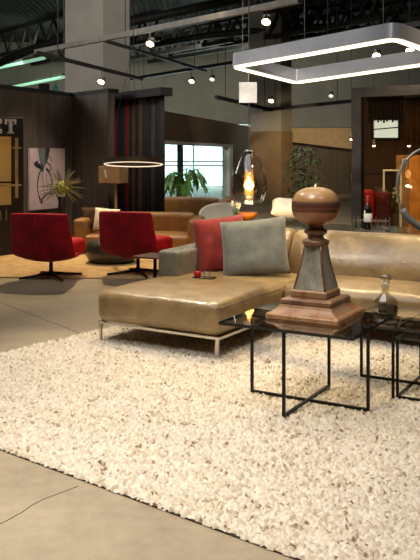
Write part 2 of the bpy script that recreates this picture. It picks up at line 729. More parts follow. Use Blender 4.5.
# soffit and dark wall right of the column
m_ = MB()
m_.poly([at(285, 141, 28), at(375, 152, 28), at(375, 128, 28), at(285, 128, 28)], .6, (0, 1, 0))
struct(m_.build('trim_3', MAT['beige']), 'pale beige soffit band beyond the slimmer column', 'trim')
struct(MB().box((5.2, 29, 1.2), (6.2, .2, 2.4)).build('wall_far_dark', MAT['panel']), 'dark brown wall behind the leafy potted tree', 'wall')

# roof trusses
TD = Vector((.62, -.785, 0)).normalized()


def truss(c, L, z0, z1, n):
    mb = MB()
    a, b = c - TD * L / 2, c + TD * L / 2
    for z, w in ((z0, .13), (z1, .13)):
        mb.bar(a + Vector((0, 0, z)), b + Vector((0, 0, z)), w)
    for k in range(n):
        p = a + (b - a) * (k / n)
        q = a + (b - a) * ((k + .5) / n)
        r = a + (b - a) * ((k + 1) / n)
        mb.bar(p + Vector((0, 0, z1)), q + Vector((0, 0, z0)), .07)
        mb.bar(q + Vector((0, 0, z0)), r + Vector((0, 0, z1)), .07)
    o = mb.build('roof_truss', MAT['steel_dark'])
    o['group'] = 'steel roof trusses'
    return struct(o, 'dark open web steel truss carrying the roof deck', 'truss')


for cx, cy in ((-7.0, 29.5), (-4.6, 30.2), (-2.2, 30.6), (.4, 29.4), (1.9, 26.2), (3.8, 25.4), (5.6, 25.0), (7.8, 24.5)):
    truss(Vector((cx, cy, 0)), 9.5, 5.25, 6.1, 9)


for pts, lb in (((at(-12, 68, 25.5), at(30, 50, 24.8), at(66, 38, 24.2), at(135, 21, 23), at(260, -6, 22)), 'curved dark steel roof beam at the upper left'),
                ((at(152, 45, 27.5), at(205, 36, 27), at(255, 31, 26.5), at(345, 26, 25.5)), 'curved dark steel roof beam above the grey back wall')):
    struct(MB().tube(pts, .13, 8).build('roof_beam', MAT['steel_dark'], smooth=True), lb, 'beam')

# lighting tracks, each hung on thin rods from the deck
def track(p, q, w, label, mat='track'):
    t = thing('lighting_track', label, 'track', (p + q) / 2, 0)
    c = (p + q) / 2
    MB().bar(p - c, q - c, w, w).build('rail', MAT[mat], t)
    for f in (.15, .85):
        s_ = p + (q - p) * f - c
        top = ZC - c.z
        MB().tube([s_, (s_.x, s_.y, top)], .01, 6).build('hanger', MAT['black'], t)
    return t


track(at(36, 52, 16.5), at(300, 0, 11.0), .09, 'long pale grey lighting track sloping across the top of the view')
track(at(38, 53, 12.4), at(142, 79, 16.6), .06, 'dark track crossing low in front of the pale broad column', 'black')
track(at(106, 41, 15), at(206, 71, 20.3), .06, 'dark track running from the broad column towards the back wall', 'black')
track(at(130, 79, 26.5), at(236, 62, 22.5), .09, 'dark track below the back wall holding two small spots', 'black')
track(at(216, 97, 21), at(272, 110, 24), .09, 'dark track beside the white card', 'black')
track(at(264, 110, 24), at(352, 101, 21), .09, 'dark track crossing the slimmer column', 'black')
track(at(312, 42, 15.5), at(430, 22, 13.5), .09, 'dark track hidden above the rectangular ring light', 'black')


def spot_fixture(px, py, d, top_py, size, label, lens='led_spot', tilt=-.65):
    c = at(px, py, d)
    up = (py - top_py) / F * d
    t = thing('track_spotlight', label, 'spotlight', c)
    L = size * 1.7
    mb = MB().lathe([(size * .55, L), (size * .8, L * .85), (size, 0), (size * .86, 0), (size * .8, .02)], 16)
    b = mb.build('lamp_housing', MAT['can'], t, smooth=True)
    e = MB().lathe([(0, -.016), (size * .5, -.012), (size * .86, -.001), (0, .003)], 16).build('lens', MAT[lens], t)
    for o in (b, e):
        o.rotation_euler = (tilt, .25, 0)
    MB().tube([(0, 0, L * .6), (.0, 0, up)], .014, 6).build('stem', MAT['can'], t)
    return t


SL = 'spotlights on the ceiling tracks'
spots = [
    (150, 44, 14.2, 29, .08, 'lit spotlight under the pale track beside the broad column', 'led_spot'),
    (266, 22, 11.7, 6, .075, 'lit spotlight with looped bracket under the pale track above the rectangular ring light', 'led_spot'),
    (101, 82, 14.9, 69, .07, 'lit spotlight low in front of the broad pale column', 'led_spot'),
    (191.5, 81.5, 24, 69, .09, 'lit spotlight on the back wall track, left of its dim neighbour', 'led_spot'),
    (212, 79.5, 23.5, 66, .09, 'dim spotlight beside the lit one on the back wall track', 'led_dim'),
    (271, 101, 24, 109, .09, 'lit spotlight just right of the hanging white card', 'led_spot'),
    (376.5, 56, 14.5, 31, .085, 'lit spotlight framed inside the rectangular ring light', 'led_spot'),
    (410, 51, 14, 26, .085, 'lit spotlight by the rounded corner of the rectangular ring light', 'led_spot'),
    (331, 96, 21, 104, .07, 'dim spotlight above the beige soffit', 'led_dim'),
]
for px, py, d, ty, sz, lb, ln in spots:
    if ty > py:
        ty = py - 12
    spot_fixture(px, py, d, ty, sz, lb, ln)['group'] = SL

# green-white tubes high at the far left
for (p, q, lb) in ((at(-30, 74, 30), at(44, 58, 26), 'upper green tinted strip light high at the far left'),
                   (at(8, 88, 30), at(64, 77, 27), 'lower green tinted strip light just above the dark partition')):
    t = thing('strip_light', lb, 'light', (p + q) / 2, group='green strip lights')
    c = (p + q) / 2
    MB().tube([p - c, q - c], .055, 8).build('tube', MAT['tube_green'], t)
    MB().bar(p - c + Vector((0, 0, .09)), q - c + Vector((0, 0, .09)), .1, .05).build('housing', MAT['can'], t)
    for f in (.2, .8):
        s_ = p + (q - p) * f - c
        MB().tube([s_ + Vector((0, 0, .1)), (s_.x, s_.y, ZC - c.z)], .01, 6).build('hanger', MAT['black'], t)

# ------------------------------------------------------------------ shag rug
RL, RW = 4.5, 3.1
RZ = R(-38.5)
RC = Vector((-2.165, 4.725, 0))
rug_t = thing('shag_rug', 'large cream shag rug with brown flecks under the sofa and glass tables', 'rug', RC, RZ)
MB().box((RL / 2, RW / 2, .003), (RL + .004, RW + .004, .006)).build('backing', MAT['backing'], rug_t)


def rug_mesh():
    rng = np.random.default_rng(3)
    st = .006
    nx, ny = int(RL / st), int(RW / st)
    X, Y = np.meshgrid(np.linspace(0, RL, nx), np.linspace(0, RW, ny), indexing='ij')
    cell = .0155
    cx, cy = int(RL / cell) + 3, int(RW / cell) + 3
    jx = rng.random((cx, cy)) * .9 + .05
    jy = rng.random((cx, cy)) * .9 + .05
    hh = rng.random((cx, cy))
    tone = rng.random((cx, cy))
    # soft patches, so that the flecks gather a little
    big = rng.random((cx // 6 + 2, cy // 6 + 2))
    gi = (X / cell).astype(int) + 1
    gj = (Y / cell).astype(int) + 1
    best = np.full(X.shape, 1e9)
    bh = np.zeros(X.shape)
    bt = np.zeros(X.shape)
    ang = rng.random((cx, cy)) * PI
    for di in (-1, 0, 1):
        for dj in (-1, 0, 1):
            i = np.clip(gi + di, 0, cx - 1)
            j = np.clip(gj + dj, 0, cy - 1)
            px = (i - 1 + jx[i, j]) * cell
            py = (j - 1 + jy[i, j]) * cell
            dx, dy = X - px, Y - py
            ca, sa = np.cos(ang[i, j]), np.sin(ang[i, j])
            u = (dx * ca + dy * sa) / 1.35
            v = (-dx * sa + dy * ca) * 1.2
            d2 = u * u + v * v - hh[i, j] * cell * cell * .12
            m = d2 < best
            best = np.where(m, d2, best)
            bh = np.where(m, hh[i, j], bh)
            bt = np.where(m, tone[i, j] * .85 + .15 * big[i // 6, j // 6], bt)
    d = np.sqrt(np.maximum(best + .12 * cell * cell, 0)) / cell
    Z = .020 + .011 * bh - .034 * d ** 1.5
    Z = np.maximum(Z, .004)
    Z += rng.normal(0, .0012, Z.shape)
    # ragged overhanging border
    eb = np.minimum(np.minimum(X, RL - X), np.minimum(Y, RW - Y))
    Z = np.where(eb < st * .5, .004, Z)
    push = .012 * (bh - .4)
    near = np.exp(-(eb / .02) ** 2)
    sx = np.where(X < RL / 2, -1, 1) * (np.minimum(X, RL - X) < .03)
    sy = np.where(Y < RW / 2, -1, 1) * (np.minimum(Y, RW - Y) < .03)
    X2 = X + sx * push * near
    Y2 = Y + sy * push * near
    co = np.stack([X2, Y2, Z], -1).reshape(-1, 3)
    idx = np.arange(nx * ny).reshape(nx, ny)
    quads = np.stack([idx[:-1, :-1], idx[1:, :-1], idx[1:, 1:], idx[:-1, 1:]], -1).reshape(-1, 4)
    me = bpy.data.meshes.new('pile')
    me.vertices.add(len(co))
    me.vertices.foreach_set('co', co.astype(np.float32).ravel())
    me.loops.add(quads.size)
    me.loops.foreach_set('vertex_index', quads.astype(np.int32).ravel())
    me.polygons.add(len(quads))
    me.polygons.foreach_set('loop_start', np.arange(0, quads.size, 4, dtype=np.int32))
    me.update()
    me.validate()
    a = me.attributes.new('tuft', 'FLOAT', 'POINT')
    a.data.foreach_set('value', bt.astype(np.float32).ravel())
    me.polygons.foreach_set('use_smooth', np.ones(len(quads), bool))
    me.materials.append(MAT['rug'])
    return me


pile = bpy.data.objects.new('pile', rug_mesh())
COL.objects.link(pile)
pile.parent = rug_t

# tan rug under the red chairs
tr = MB().rbox((0, 0, .008), (3.3, 2.4, .016), .006, 6).build('flatweave_rug', MAT['tan_rug'], loc=(-1.32, 10.25, 0), rz=R(-3))
tag(tr, 'flat tan rug spread between the red swivel chairs and the far tan sofa', 'rug')

# ------------------------------------------------------------------ main sofa
G = .012                        # feet sink into the pile down to here
SO = Vector((.052, 5.45, 0))
SZ = R(-31.3)
TZ = R(-30)
sofa = thing('sectional_sofa', 'olive tan leather sofa with chaise on slim steel legs, standing on the cream rug', 'sofa', SO, SZ)
CW, CL, MY = 1.04, 1.92, .95
LS = MAT['leather']


def piping(pts, parent, r=.005):
    return MB().tube(pts, r, 6, closed=False).build('piping', MAT['stitch'], parent, smooth=True)


# chaise block
ch = MB().rbox((-CW / 2, CL / 2 - .01, .275), (CW + .03, CL + .02, .235), .065, 10, crown=.018, wob=.004, front=.008).build('chaise_cushion', LS, sofa, smooth=True)
zt = .352
piping([(-CW - .005, CL - .3, zt), (-CW - .008, .03, zt), (-CW + .03, -.012, zt), (-.03, -.012, zt), (.008, .03, zt), (.008, MY, zt)], ch)
# main seat
seats = [(0.02, 1.16), (1.18, 2.7)]
for k, (x0, x1) in enumerate(seats):
    s_ = MB().rbox(((x0 + x1) / 2, MY + .36, .285), (x1 - x0 - .008, .74, .215), .06, 10, crown=.03, wob=.006, front=.015, seed=k * 7).build('seat_cushion', LS, sofa, smooth=True)
    piping([(x0 + .01, MY + .02, .365), (x1 - .01, MY + .02, .365)], s_)
MB().rbox((1.36, MY + .5, .2), (2.7, .92, .12), .02, 4).build('seat_base', LS, sofa, smooth=True)


# back: plump cushion that leans back, one long run with a soft crease
def lean(p, u):
    k = (p.z + .21) / .42
    p = Vector(p)
    p.y += .14 * k - .05 * math.sin(PI * min(1, max(0, k))) * (1 if u[1] < 0 else 0)
    return p


for k, (x0, x1) in enumerate([(-.80, -.20), (-.20, 2.7)]):
    MB().rbox(((x0 + x1) / 2, MY + .60, .535), (x1 - x0 - .002, .20, .44), .075, 12, wob=.012, fn=lean, seed=k * 3.3).build('back_cushion', LS, sofa, smooth=True)
MB().rbox((.95, MY + .93, .42), (3.5, .12, .52), .04, 6).build('backrest', LS, sofa, smooth=True)


# arm bolster on the outer side of the chaise
def armfn(p, u):
    p = Vector(p)
    if u[2] > 0:
        p.z += .03 * (u[1] + 1) * .5
    return p


MB().rbox((-CW + .09, 1.34, .49), (.21, 1.12, .23), .035, 8, wob=.004, fn=armfn).build('armrest', MAT['arm_leather'], sofa, smooth=True)

# steel base rail and flat legs
fr = MB()
loop = [(-CW, .012), (0, .012), (0, MY + .02), (2.7, MY + .02), (2.7, 1.9), (-CW, 1.9)]
for p, q in zip(loop, loop[1:] + loop[:1]):
    fr.bar((*p, .147), (*q, .147), .022, .018)
fr.build('base_rail', MAT['chrome'], sofa)
for (x, y) in ((-CW + .012, .015), (-.012, .015), (.0, MY + .02), (1.3, MY + .02), (2.6, MY + .02), (-CW + .012, 1.88), (.0, 1.88), (1.3, 1.88), (2.6, 1.88)):
    MB().bar((x, y, .14), (x, y - .004, G), .024, .014, up=(0, 1, 0)).build('leg', MAT['chrome'], sofa)


def sloc(x, y, z):
    return SO + Matrix.Rotation(SZ, 3, 'Z') @ Vector((x, y, z))


# scatter cushions
rp = MB().pillow(.47, .49, .17, seed=2).build('throw_pillow', MAT['red_pillow'], smooth=True, loc=sloc(-.655, 1.23, .395))
rp.rotation_euler = (R(-17), R(-5), SZ + R(46))
tag(rp, 'red square suede pillow leaning behind the grey one on the chaise', 'pillow', 'suede pillows on the chaise')
gp = MB().pillow(.56, .50, .18, seed=5).build('throw_pillow', MAT['grey_pillow'], smooth=True, loc=sloc(-.295, 1.12, .40))
gp.rotation_euler = (R(-22), R(-6), SZ + R(24))
tag(gp, 'grey square suede pillow leaning against the sofa back in front of the red one', 'pillow', 'suede pillows on the chaise')

# tray with cups on the chaise
tz = .398
ty_ = thing('serving_tray', 'small dark oblong tray lying on the chaise beside the armrest', 'tray', sloc(-.60, .80, tz), SZ + R(8))
MB().rbox((0, 0, .006), (.17, .09, .010), .004, 3).build('tray_base', MAT['black'], ty_)
m_ = MB()
for p, q in (((-.085, -.045), (.085, -.045)), ((.085, -.045), (.085, .045)), ((.085, .045), (-.085, .045)), ((-.085, .045), (-.085, -.045))):
    m_.bar((*p, .013), (*q, .013), .006, .012)
m_.build('rim', MAT['black'], ty_)
cup = MB().lathe([(.016, 0), (.024, .006), (.03, .03), (.031, .05), (.028, .05), (.026, .03), (.0, .008)], 20).build('cup', MAT['red_glass'], smooth=True, loc=sloc(-.655, .785, tz + .0115))
tag(cup, 'small glossy red cup on the dark tray', 'cup')
cup = MB().lathe([(.02, 0), (.03, .004), (.034, .06), (.031, .06), (.026, .008), (0, .006)], 20).build('tumbler', MAT['clear'], smooth=True, loc=sloc(-.575, .80, tz + .0115))
tag(cup, 'clear glass tumbler beside the red cup on the dark tray', 'glass')


# ------------------------------------------------------------------ glass tables
def glass_slab(parent, x0, x1, y0, y1, z, t=.016):
    mb = MB().box(((x0 + x1) / 2, (y0 + y1) / 2, z - t / 2), (x1 - x0, y1 - y0, t))
    mb.bm.faces.ensure_lookup_table()
    for f in mb.bm.faces:
        if abs(f.normal.z) < .5:
            f.material_index = 1
    return mb.build('glass_top', [MAT['glass_top'], MAT['glass_edge']], parent)


def uframe(parent, p, q, z0, z1, w=.015, top=True):
    mb = MB()
    p, q = Vector((*p, 0)), Vector((*q, 0))
    e = (q - p).normalized() * w / 2
    Z = Vector((0, 0, 1))
    mb.bar(p - e + Z * (z0 + w / 2), q + e + Z * (z0 + w / 2), w)
    if top:
        mb.bar(p - e + Z * (z1 - w / 2), q + e + Z * (z1 - w / 2), w)
    for s_ in (p, q):
        mb.bar(s_ + Z * (z0 + w), s_ + Z * (z1 - (w if top else 0)), w)
    return mb.build('leg_frame', MAT['black_metal'], parent)


T1 = Vector((.548, 4.482, 0))
H1 = .486
t1 = thing('glass_coffee_table', 'large square glass coffee table with crossed black wire base under the wooden finial', 'table', T1, TZ)
glass_slab(t1, -.385, .385, -.335, .335, H1)
uframe(t1, (-.35, 0), (.35, 0), .020, H1 - .012)
uframe(t1, (0, -.32), (0, .32), .021, H1 - .013)

T2 = Vector((1.186, 4.803, 0))
H2 = .423
t2 = thing('glass_coffee_table', 'mid height glass side table with black wire legs holding the decanter', 'table', T2, TZ)
glass_slab(t2, -.31, .62, -.31, .31, H2)
uframe(t2, (-.288, 0), (.58, 0),   .030, H2 - .012)
m_ = MB()
m_.bar((0, -.288, H2 - .02), (0, .288, H2 - .02), .014)
for y in (-.288, .288):
    m_.bar((0, y, .016), (0, y, H2 - .012), .014)
m_.build('leg_frame', MAT['black_metal'], t2)

H3 = .368
t3 = thing('glass_coffee_table', 'lowest glass side table with black wire base nested beneath the decanter table', 'table', Vector((1.068, 4.558, 0)), TZ)
glass_slab(t3, -.01, .52, -.01, .50, H3)
for p, q in (((0, 0), (0, .49)), ((.5, 0), (.5, .49))):
    uframe(t3, p, q, .016, H3 - .012, .014)
m_ = MB()
for y in (0, .49):
    m_.bar((.008, y, .023), (.492, y, .023), .013)
m_.build('floor_bar', MAT['black_metal'], t3)

# finial on the large table
fin = thing('wooden_finial', 'tall weathered finial with banded wooden ball on stepped base atop the large glass table', 'finial', (.604, 4.57, H1), TZ)
fin.scale = (.985, .985, .965)
MB().squares([(.218, 0), (.220, .004), (.220, .022), (.212, .030), (.197, .036), (.180, .048), (.166, .062), (.159, .074), (.157, .078)], .03).build('base_skirt', MAT['rust2'], fin)
MB().squares([(.152, .078), (.156, .084), (.156, .104), (.148, .110), (.132, .116)], .04).build('plinth', MAT['rust'], fin)
MB().squares([(.106, .116), (.110, .121), (.110, .150), (.104, .156), (.098, .160)], .05).build('collar', MAT['rust2'], fin)
MB().squares([(.098, .160), (.096, .170), (.088, .205), (.079, .245), (.070, .29), (.062, .34), (.056, .38), (.053, .412)], .10).build('shaft', MAT['patina'], fin)
m_ = MB()
for sx, sy in ((1, 1), (1, -1), (-1, 1), (-1, -1)):
    m_.tube([(sx * h, sy * h, z) for h, z in ((.094, .162), (.085, .205), (.076, .245), (.067, .29), (.059, .34), (.053, .38), (.050, .412))], .007, 6)
m_.build('edge_strip', MAT['rust'], fin, smooth=True)
MB().lathe([(.052, .408), (.070, .414), (.078, .426), (.078, .438), (.070, .447), (.052, .452), (.046, .462), (.047, .474), (.058, .480), (.066, .488), (.067, .500), (.060, .508), (.046, .514), (.042, .530), (.05, .545)], 40).build('neck', MAT['rust'], fin, smooth=True)
pr = []
for k in range(25):
    a = -PI / 2 + PI * k / 24
    c_, s_ = math.cos(a), math.sin(a)
    pr.append((.141 * abs(c_) ** .78, .645 + .113 * (abs(s_) ** .92) * (1 if s_ > 0 else -1)))
MB().lathe(pr, 48).build('ball', MAT['ball'], fin, smooth=True)
MB().lathe([(.014, .755), (.014, .760), (.006, .766), (.005, .776), (0, .778)], 16).build('tip', MAT['brass'], fin, smooth=True)

# decanter
dl = Vector((1.034, 4.72, H2))
dec = thing('decanter', 'faceted glass decanter half full of dark liquor on the mid height glass table', 'decanter', dl, R(10))
MB().lathe([(.058, 0), (.064, .006), (.074, .03), (.078, .06), (.078, .108), (.070, .122), (.034, .154), (.023, .163), (.022, .196), (.028, .2), (.028, .206), (.018, .206), (.017, .165), (.064, .122), (.071, .106), (.071, .06), (.06, .014), (0, .012)], 10).build('bottle', MAT['decanter'], dec)
MB().lathe([(0, .0145), (.056, .0145), (.066, .04), (.0695, .06), (.0695, .085), (0, .085)], 10).build('liquor', MAT['liquor'], dec)
MB().lathe([(.012, .2), (.016, .207), (.015, .212), (.026, .222), (.036, .246), (.035, .264), (.02, .272), (0, .272)], 8).build('stopper', MAT['frosted'], dec)

# ------------------------------------------------------------------ red swivel chairs
def shell_obj(parent):
    prof = [(-.40, .765), (-.392, .70), (-.375, .60), (-.352, .50), (-.328, .40), (-.30, .31), (-.262, .245), (-.20, .212), (-.10, .2), (.06, .2), (.20, .208)]
    hw = [.350, .356, .364, .374, .384, .392, .392, .372, .33, .30, .28]
    mb = MB()
    nu = 16
    rows = []
    for (y, z), w in zip(prof, hw):
        row = []
        for i in range(nu + 1):
            u = -1 + 2 * i / nu
            back = min(1, max(0, (z - .2) / .25))
            yy = y + .085 * u * u * (1 - .3 * (1 - back))
            zz = z + .055 * (u * u) * (1 - back) - .008 * u * u * back
            row.append(mb.bm.verts.new((u * w, yy, zz)))
        rows.append(row)
    for A, B in zip(rows, rows[1:]):
        for i in range(nu):
            mb.bm.faces.new((A[i], A[i + 1], B[i + 1], B[i]))
    o = mb.build('backrest_shell', [MAT['velvet'], MAT['velvet'], MAT['velvet_lit']], parent, smooth=True)
    so = o.modifiers.new('solid', 'SOLIDIFY')
    so.thickness = .055
    so.offset = 1
    so.material_offset_rim = 2
    # make sure the thickness grows towards the sitter
    if o.data.polygons[5].normal.y < 0:
        o.data.flip_normals()
    sb = o.modifiers.new('sub', 'SUBSURF')
    sb.levels = sb.render_levels = 1
    return o


def red_chair(loc, rz, label):
    t = thing('swivel_chair', label, 'chair', loc, rz, 'red velvet swivel chairs')
    sh = shell_obj(t)
    MB().tube([(0, -.412, .755), (0, -.384, .58), (0, -.34, .40), (0, -.305, .29)], .004, 6).build('back_seam', MAT['velvet'], sh, smooth=True)
    MB().rbox((0, .10, .335), (.54, .62, .18), .06, 8, crown=.02).build('seat_cushion', MAT['velvet_lit'], t, smooth=True)
    MB().tube([(0, 0, .22), (0, 0, .05)], .022, 14).build('column', MAT['bronze'], t, smooth=True)
    MB().lathe([(.045, .035), (.045, .06), (.03, .085), (.02, .085)], 16).build('hub', MAT['bronze'], t, smooth=True)
    for k in range(4):
        a = R(45 + 90 * k)
        c_, s_ = math.cos(a), math.sin(a)
        MB().tube([(c_ * .03, s_ * .03, .06), (c_ * .18, s_ * .18, .042), (c_ * .37, s_ * .37, .028)], [.022, .017, .012], 8).build('leg', MAT['bronze'], t, smooth=True)
    return t


c1 = gnd(51, 278.5)
red_chair(Vector((c1.x, c1.y, .0)), R(-14), 'burgundy velvet swivel chair in front of the dark cabinet and pink canvas')
c2 = gnd(138, 275)
ch2 = copy_tree(bpy.data.objects['swivel_chair'])
ch2.location = (c2.x, c2.y, .0)
ch2.rotation_euler = (0, 0, R(-24))
ch2['label'] = 'burgundy velvet swivel chair in front of the hanging fabric curtains'

# low side table behind the chaise
stb = thing('side_table', 'small low bronze topped side table behind the chaise armrest', 'table', at(155, 155, 7.85) * 1.0, SZ)
stb.location.z = 0
MB().rbox((0, 0, .408), (.32, .32, .018), .006, 4).build('tabletop', M('walnut_top', (112, 80, 54), .4), stb)
MB().tube([(0, 0, .4), (0, 0, .02)], .018, 12).build('pedestal', MAT['bronze'], stb, smooth=True)
MB().lathe([(.13, 0), (.13, .012), (.03, .02), (.018, .03)], 24).build('base', MAT['bronze'], stb, smooth=True)

# ------------------------------------------------------------------ far seating group
bs = thing('low_sofa', 'low tan leather sofa behind the two red swivel chairs', 'sofa', (-1.0, 11.55, 0), R(-4), 'tan leather sofas at the back')


def low_sofa_parts(t, W, H=.60, seat=.34):
    MB().rbox((0, 0, seat - .13), (W - .3, .85, .2), .05, 8, crown=.02).build('seat_cushion', MAT['tan'], t, smooth=True)
    MB().rbox((0, .36, H / 2 + .06), (W - .28, .2, H - .12), .06, 8, crown=.015).build('backrest', MAT['tan'], t, smooth=True)
    for s_ in (-1, 1):
        MB().rbox((s_ * (W / 2 - .09), .02, .05 + (H - .08) / 2), (.18, .9, H - .10), .05, 6).build('armrest', MAT['tan'], t, smooth=True)
        for y in (-.36, .38):
            MB().bar((s_ * (W / 2 - .1), y, .06), (s_ * (W / 2 - .1), y, .016), .04).build('leg', MAT['bronze'], t)
    MB().box((0, .02, .075), (W - .12, .8, .05)).build('plinth', MAT['bronze'], t)


low_sofa_parts(bs, 1.80, .54, .30)
bp = MB().pillow(.36, .34, .13, seed=9).build('throw_pillow', MAT['brown_cloth'], smooth=True, loc=(-1.68, 11.58, .315))
bp.rotation_euler = (R(-16), 0, R(18))
tag(bp, 'dark brown cushion leaning on the low tan sofa beside the white one', 'pillow', 'cushions on the low tan sofa')
wp = MB().pillow(.37, .33, .14, seed=11).build('throw_pillow', MAT['white_cloth'], smooth=True, loc=(-1.50, 11.42, .315))
wp.rotation_euler = (R(-14), R(4), R(-6))
tag(wp, 'white cushion standing beside the brown one on the low tan sofa', 'pillow', 'cushions on the low tan sofa')

pf = thing('pouf', 'round dark green leather pouf behind the second red chair', 'pouf', at(112, 155, 10.35))
pf.location.z = .016
MB().lathe([(.24, .0), (.30, .03), (.335, .1), (.335, .2), (.30, .265), (.2, .285), (0, .29)], 32).build('body', MAT['dark_green'], pf, smooth=True)
MB().lathe([(.337, .145), (.341, .15), (.337, .155)], 32).build('piping', MAT['black'], pf, smooth=True)

ts = thing('low_sofa', 'second tan leather sofa turned away in front of the bright opening', 'sofa', (-.42, 13.9, 0), R(172), 'tan leather sofas at the back')
low_sofa_parts(ts, 1.55, .68, .38)

tc = thing('tub_chair', 'white rounded shell chair behind the red pillow', 'chair', at(219, 155, 12.2), R(160))
tc.location.z = 0
m_ = MB()
rows = []
for k in range(9):
    z = .30 + .36 * k / 8
    rr = .25 + .06 * math.sin(k / 8 * PI / 2)
    rows.append([m_.bm.verts.new((rr * math.sin(a), -rr * math.cos(a), z - (.16 * (abs(a) / 1.9) ** 2 * k / 8))) for a in [R(-110 + 220 * i / 20) for i in range(21)]])
for A, B in zip(rows, rows[1:]):
    for i in range(20):
        m_.bm.faces.new((A[i], A[i + 1], B[i + 1], B[i]))
o = m_.build('shell', MAT['white_shell'], tc, smooth=True)
o.modifiers.new('solid', 'SOLIDIFY').thickness = .03
MB().lathe([(.2, .26), (.26, .30), (.26, .36), (.2, .38), (0, .385)], 28).build('seat', MAT['white_shell'], tc, smooth=True)
MB().lathe([(.18, 0), (.18, .012), (.03, .03), (.025, .24), (.1, .27)], 24).build('pedestal', MAT['white_shell'], tc, smooth=True)

# floor lamp with box shade
fl_ = thing('floor_lamp', 'floor lamp with tan box shade against the dark partition', 'lamp', at(117, 155, 12.25), R(-20))
fl_.location.z = 0
z0, z1 = at(0, 183, 12.25).z, at(0, 166, 12.25).z
o = MB().box((-.06, 0, (z0 + z1) / 2), (.36, .30, z1 - z0)).build('lamp_shade', MAT['shade'], fl_, bevel=.006)
MB().poly([(-.12, -.152, z0 + .08), (-.085, -.152, z0 + .08), (-.115, -.152, z1 - .05), (-.15, -.152, z1 - .05)], .004, (0, -1, 0)).build('mark', MAT['white_paint'], o)
MB().tube([(-.02, 0, z0 + .05), (-.02, 0, .02)], .022, 10).build('pole', MAT['shade'], fl_, smooth=True)
MB().lathe([(.15, 0), (.15, .015), (.02, .025)], 24).build('base', MAT['bronze'], fl_, smooth=True)

# ring pendant over the far group
rg = thing('ring_pendant', 'slim round ring pendant light over the far seating group', 'lamp', at(133.5, 162, 10.5))
RR = .40
m_ = MB()
seg = 56
prof = [(RR, -.028), (RR, .036), (RR - .03, .036), (RR - .03, -.028)]
rings = [[m_.bm.verts.new((r * math.cos(2 * PI * k / seg), r * math.sin(2 * PI * k / seg), z)) for r, z in prof] for k in range(seg)]
for k in range(seg):
    A, B = rings[k], rings[(k + 1) % seg]
    for i in range(3):
        m_.bm.faces.new((A[i], B[i], B[i + 1], A[i + 1]))
    m_.bm.faces.new((A[3], B[3], B[0], A[0]))
o1 = m_.build('ring', M('bronze_ring', (84, 72, 58), .4, .4), rg)
m_ = MB()
m_.tube([((RR - .022) * math.cos(2 * PI * k / seg), (RR - .022) * math.sin(2 * PI * k / seg), -.028) for k in range(seg)], .009, 8, closed=True)
o2 = m_.build('led_strip', EM('soft_led', (255, 236, 206), 1.1), rg, smooth=True)
for o in (o1, o2):
    o.rotation_euler = (R(-5.5), 0, 0)
for k in range(3):
    a = R(90 + 120 * k)
    MB().tube([(RR * math.cos(a) * .97, RR * math.sin(a) * .97, -.03 + .0 * k), (0, 0, 1.55)], .003, 5).build('cable', MAT['black'], rg)
MB().tube([(0, 0, 1.55), (0, 0, ZC - rg.location.z)], .005, 6).build('cable', MAT['black'], rg)

# fabric curtains on a black box rail
Q0, Q1 = Vector((-1.80, 13.9, 0)), Vector((-.71, 12.40, 0))
qd = (Q1 - Q0)
QL = qd.length
qa = math.atan2(qd.y, qd.x)
cu = thing('curtain_display', 'tall hanging display of dark red, brown and black fabrics on a black rail box', 'curtain', Q0, qa)
MB().box((QL / 2, 0, 2.38), (QL + .14, .22, .13)).build('rail_box', MAT['black'], cu, bevel=.004)
cols = ['c_black', 'c_black', 'c_black', 'c_red', 'c_black', 'c_black', 'c_red', 'c_black', 'c_brown', 'c_black', 'c_brown', 'c_black', 'c_black', 'c_slate', 'c_black', 'c_black']
n = len(cols)
for k, c in enumerate(cols):
    x0, x1 = QL * k / n, QL * (k + 1) / n
    m_ = MB()
    ns = 14
    A = []
    for i in range(ns + 1):
        f = i / ns
        x = x0 + (x1 - x0) * f
        y = .035 * math.sin(f * 4 * PI + k) - .02
        A.append((m_.bm.verts.new((x, y, .06 + .02 * (k % 3))), m_.bm.verts.new((x, y * .7, 2.33))))
    for i in range(ns):
        m_.bm.faces.new((A[i][0], A[i + 1][0], A[i + 1][1], A[i][1]))
    o = m_.build('curtain_panel', MAT[c], cu, smooth=True)
    o.modifiers.new('solid', 'SOLIDIFY').thickness = .006

# lit cabinet with letters
cdir = (P1 - P0).normalized()          # along the wall
cn = Vector((cdir.y, -cdir.x, 0))      # out into the room
cab_o = at(23.5, 155, 11.25)
cab_o.z = 0
cab_a = math.atan2(-cn.y, -cn.x) - PI / 2
cab = thing('display_cabinet', 'dark display cabinet with amber lit upper niche and silver letters along its head', 'cabinet', cab_o, R(40))
# local x runs back along the front towards the left edge of the picture, local -y faces the room
CZ = at(0, 118, 11.25).z
MB().box((-.9, .3, .35), (1.8, .6, .7)).build('lower_body', MAT['cabinet'], cab, bevel=.004)
MB().box((-.9, .3, CZ - .13), (1.8, .6, .26)).build('header', MAT['cabinet'], cab, bevel=.004)
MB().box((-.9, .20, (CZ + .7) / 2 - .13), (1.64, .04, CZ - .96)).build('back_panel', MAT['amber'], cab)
MB().box((-.05, .3, (CZ + .7) / 2 - .13), (.10, .6, CZ - .96)).build('side_panel', MAT['cabinet'], cab)
MB().box((-1.75, .3, (CZ + .7) / 2 - .13), (.10, .6, CZ - .96)).build('side_panel', MAT['cabinet'], cab)
m_ = MB()
m_.box((-.9, .09, 1.02), (1.6, .16, .02))
m_.build('shelf', MAT['bronze'], cab)
m_ = MB()
m_.bar((-.115, -.02, .80), (-.115, -.02, CZ - .28), .04, .02)
for z in (.98, 1.50):
    m_.bar((-1.7 if z < 1.2 else -.17, -.025, z), (-.05, -.025, z), .03, .022, up=(0, 0, 1))
m_.build('rail_frame', MAT['brass'], cab)
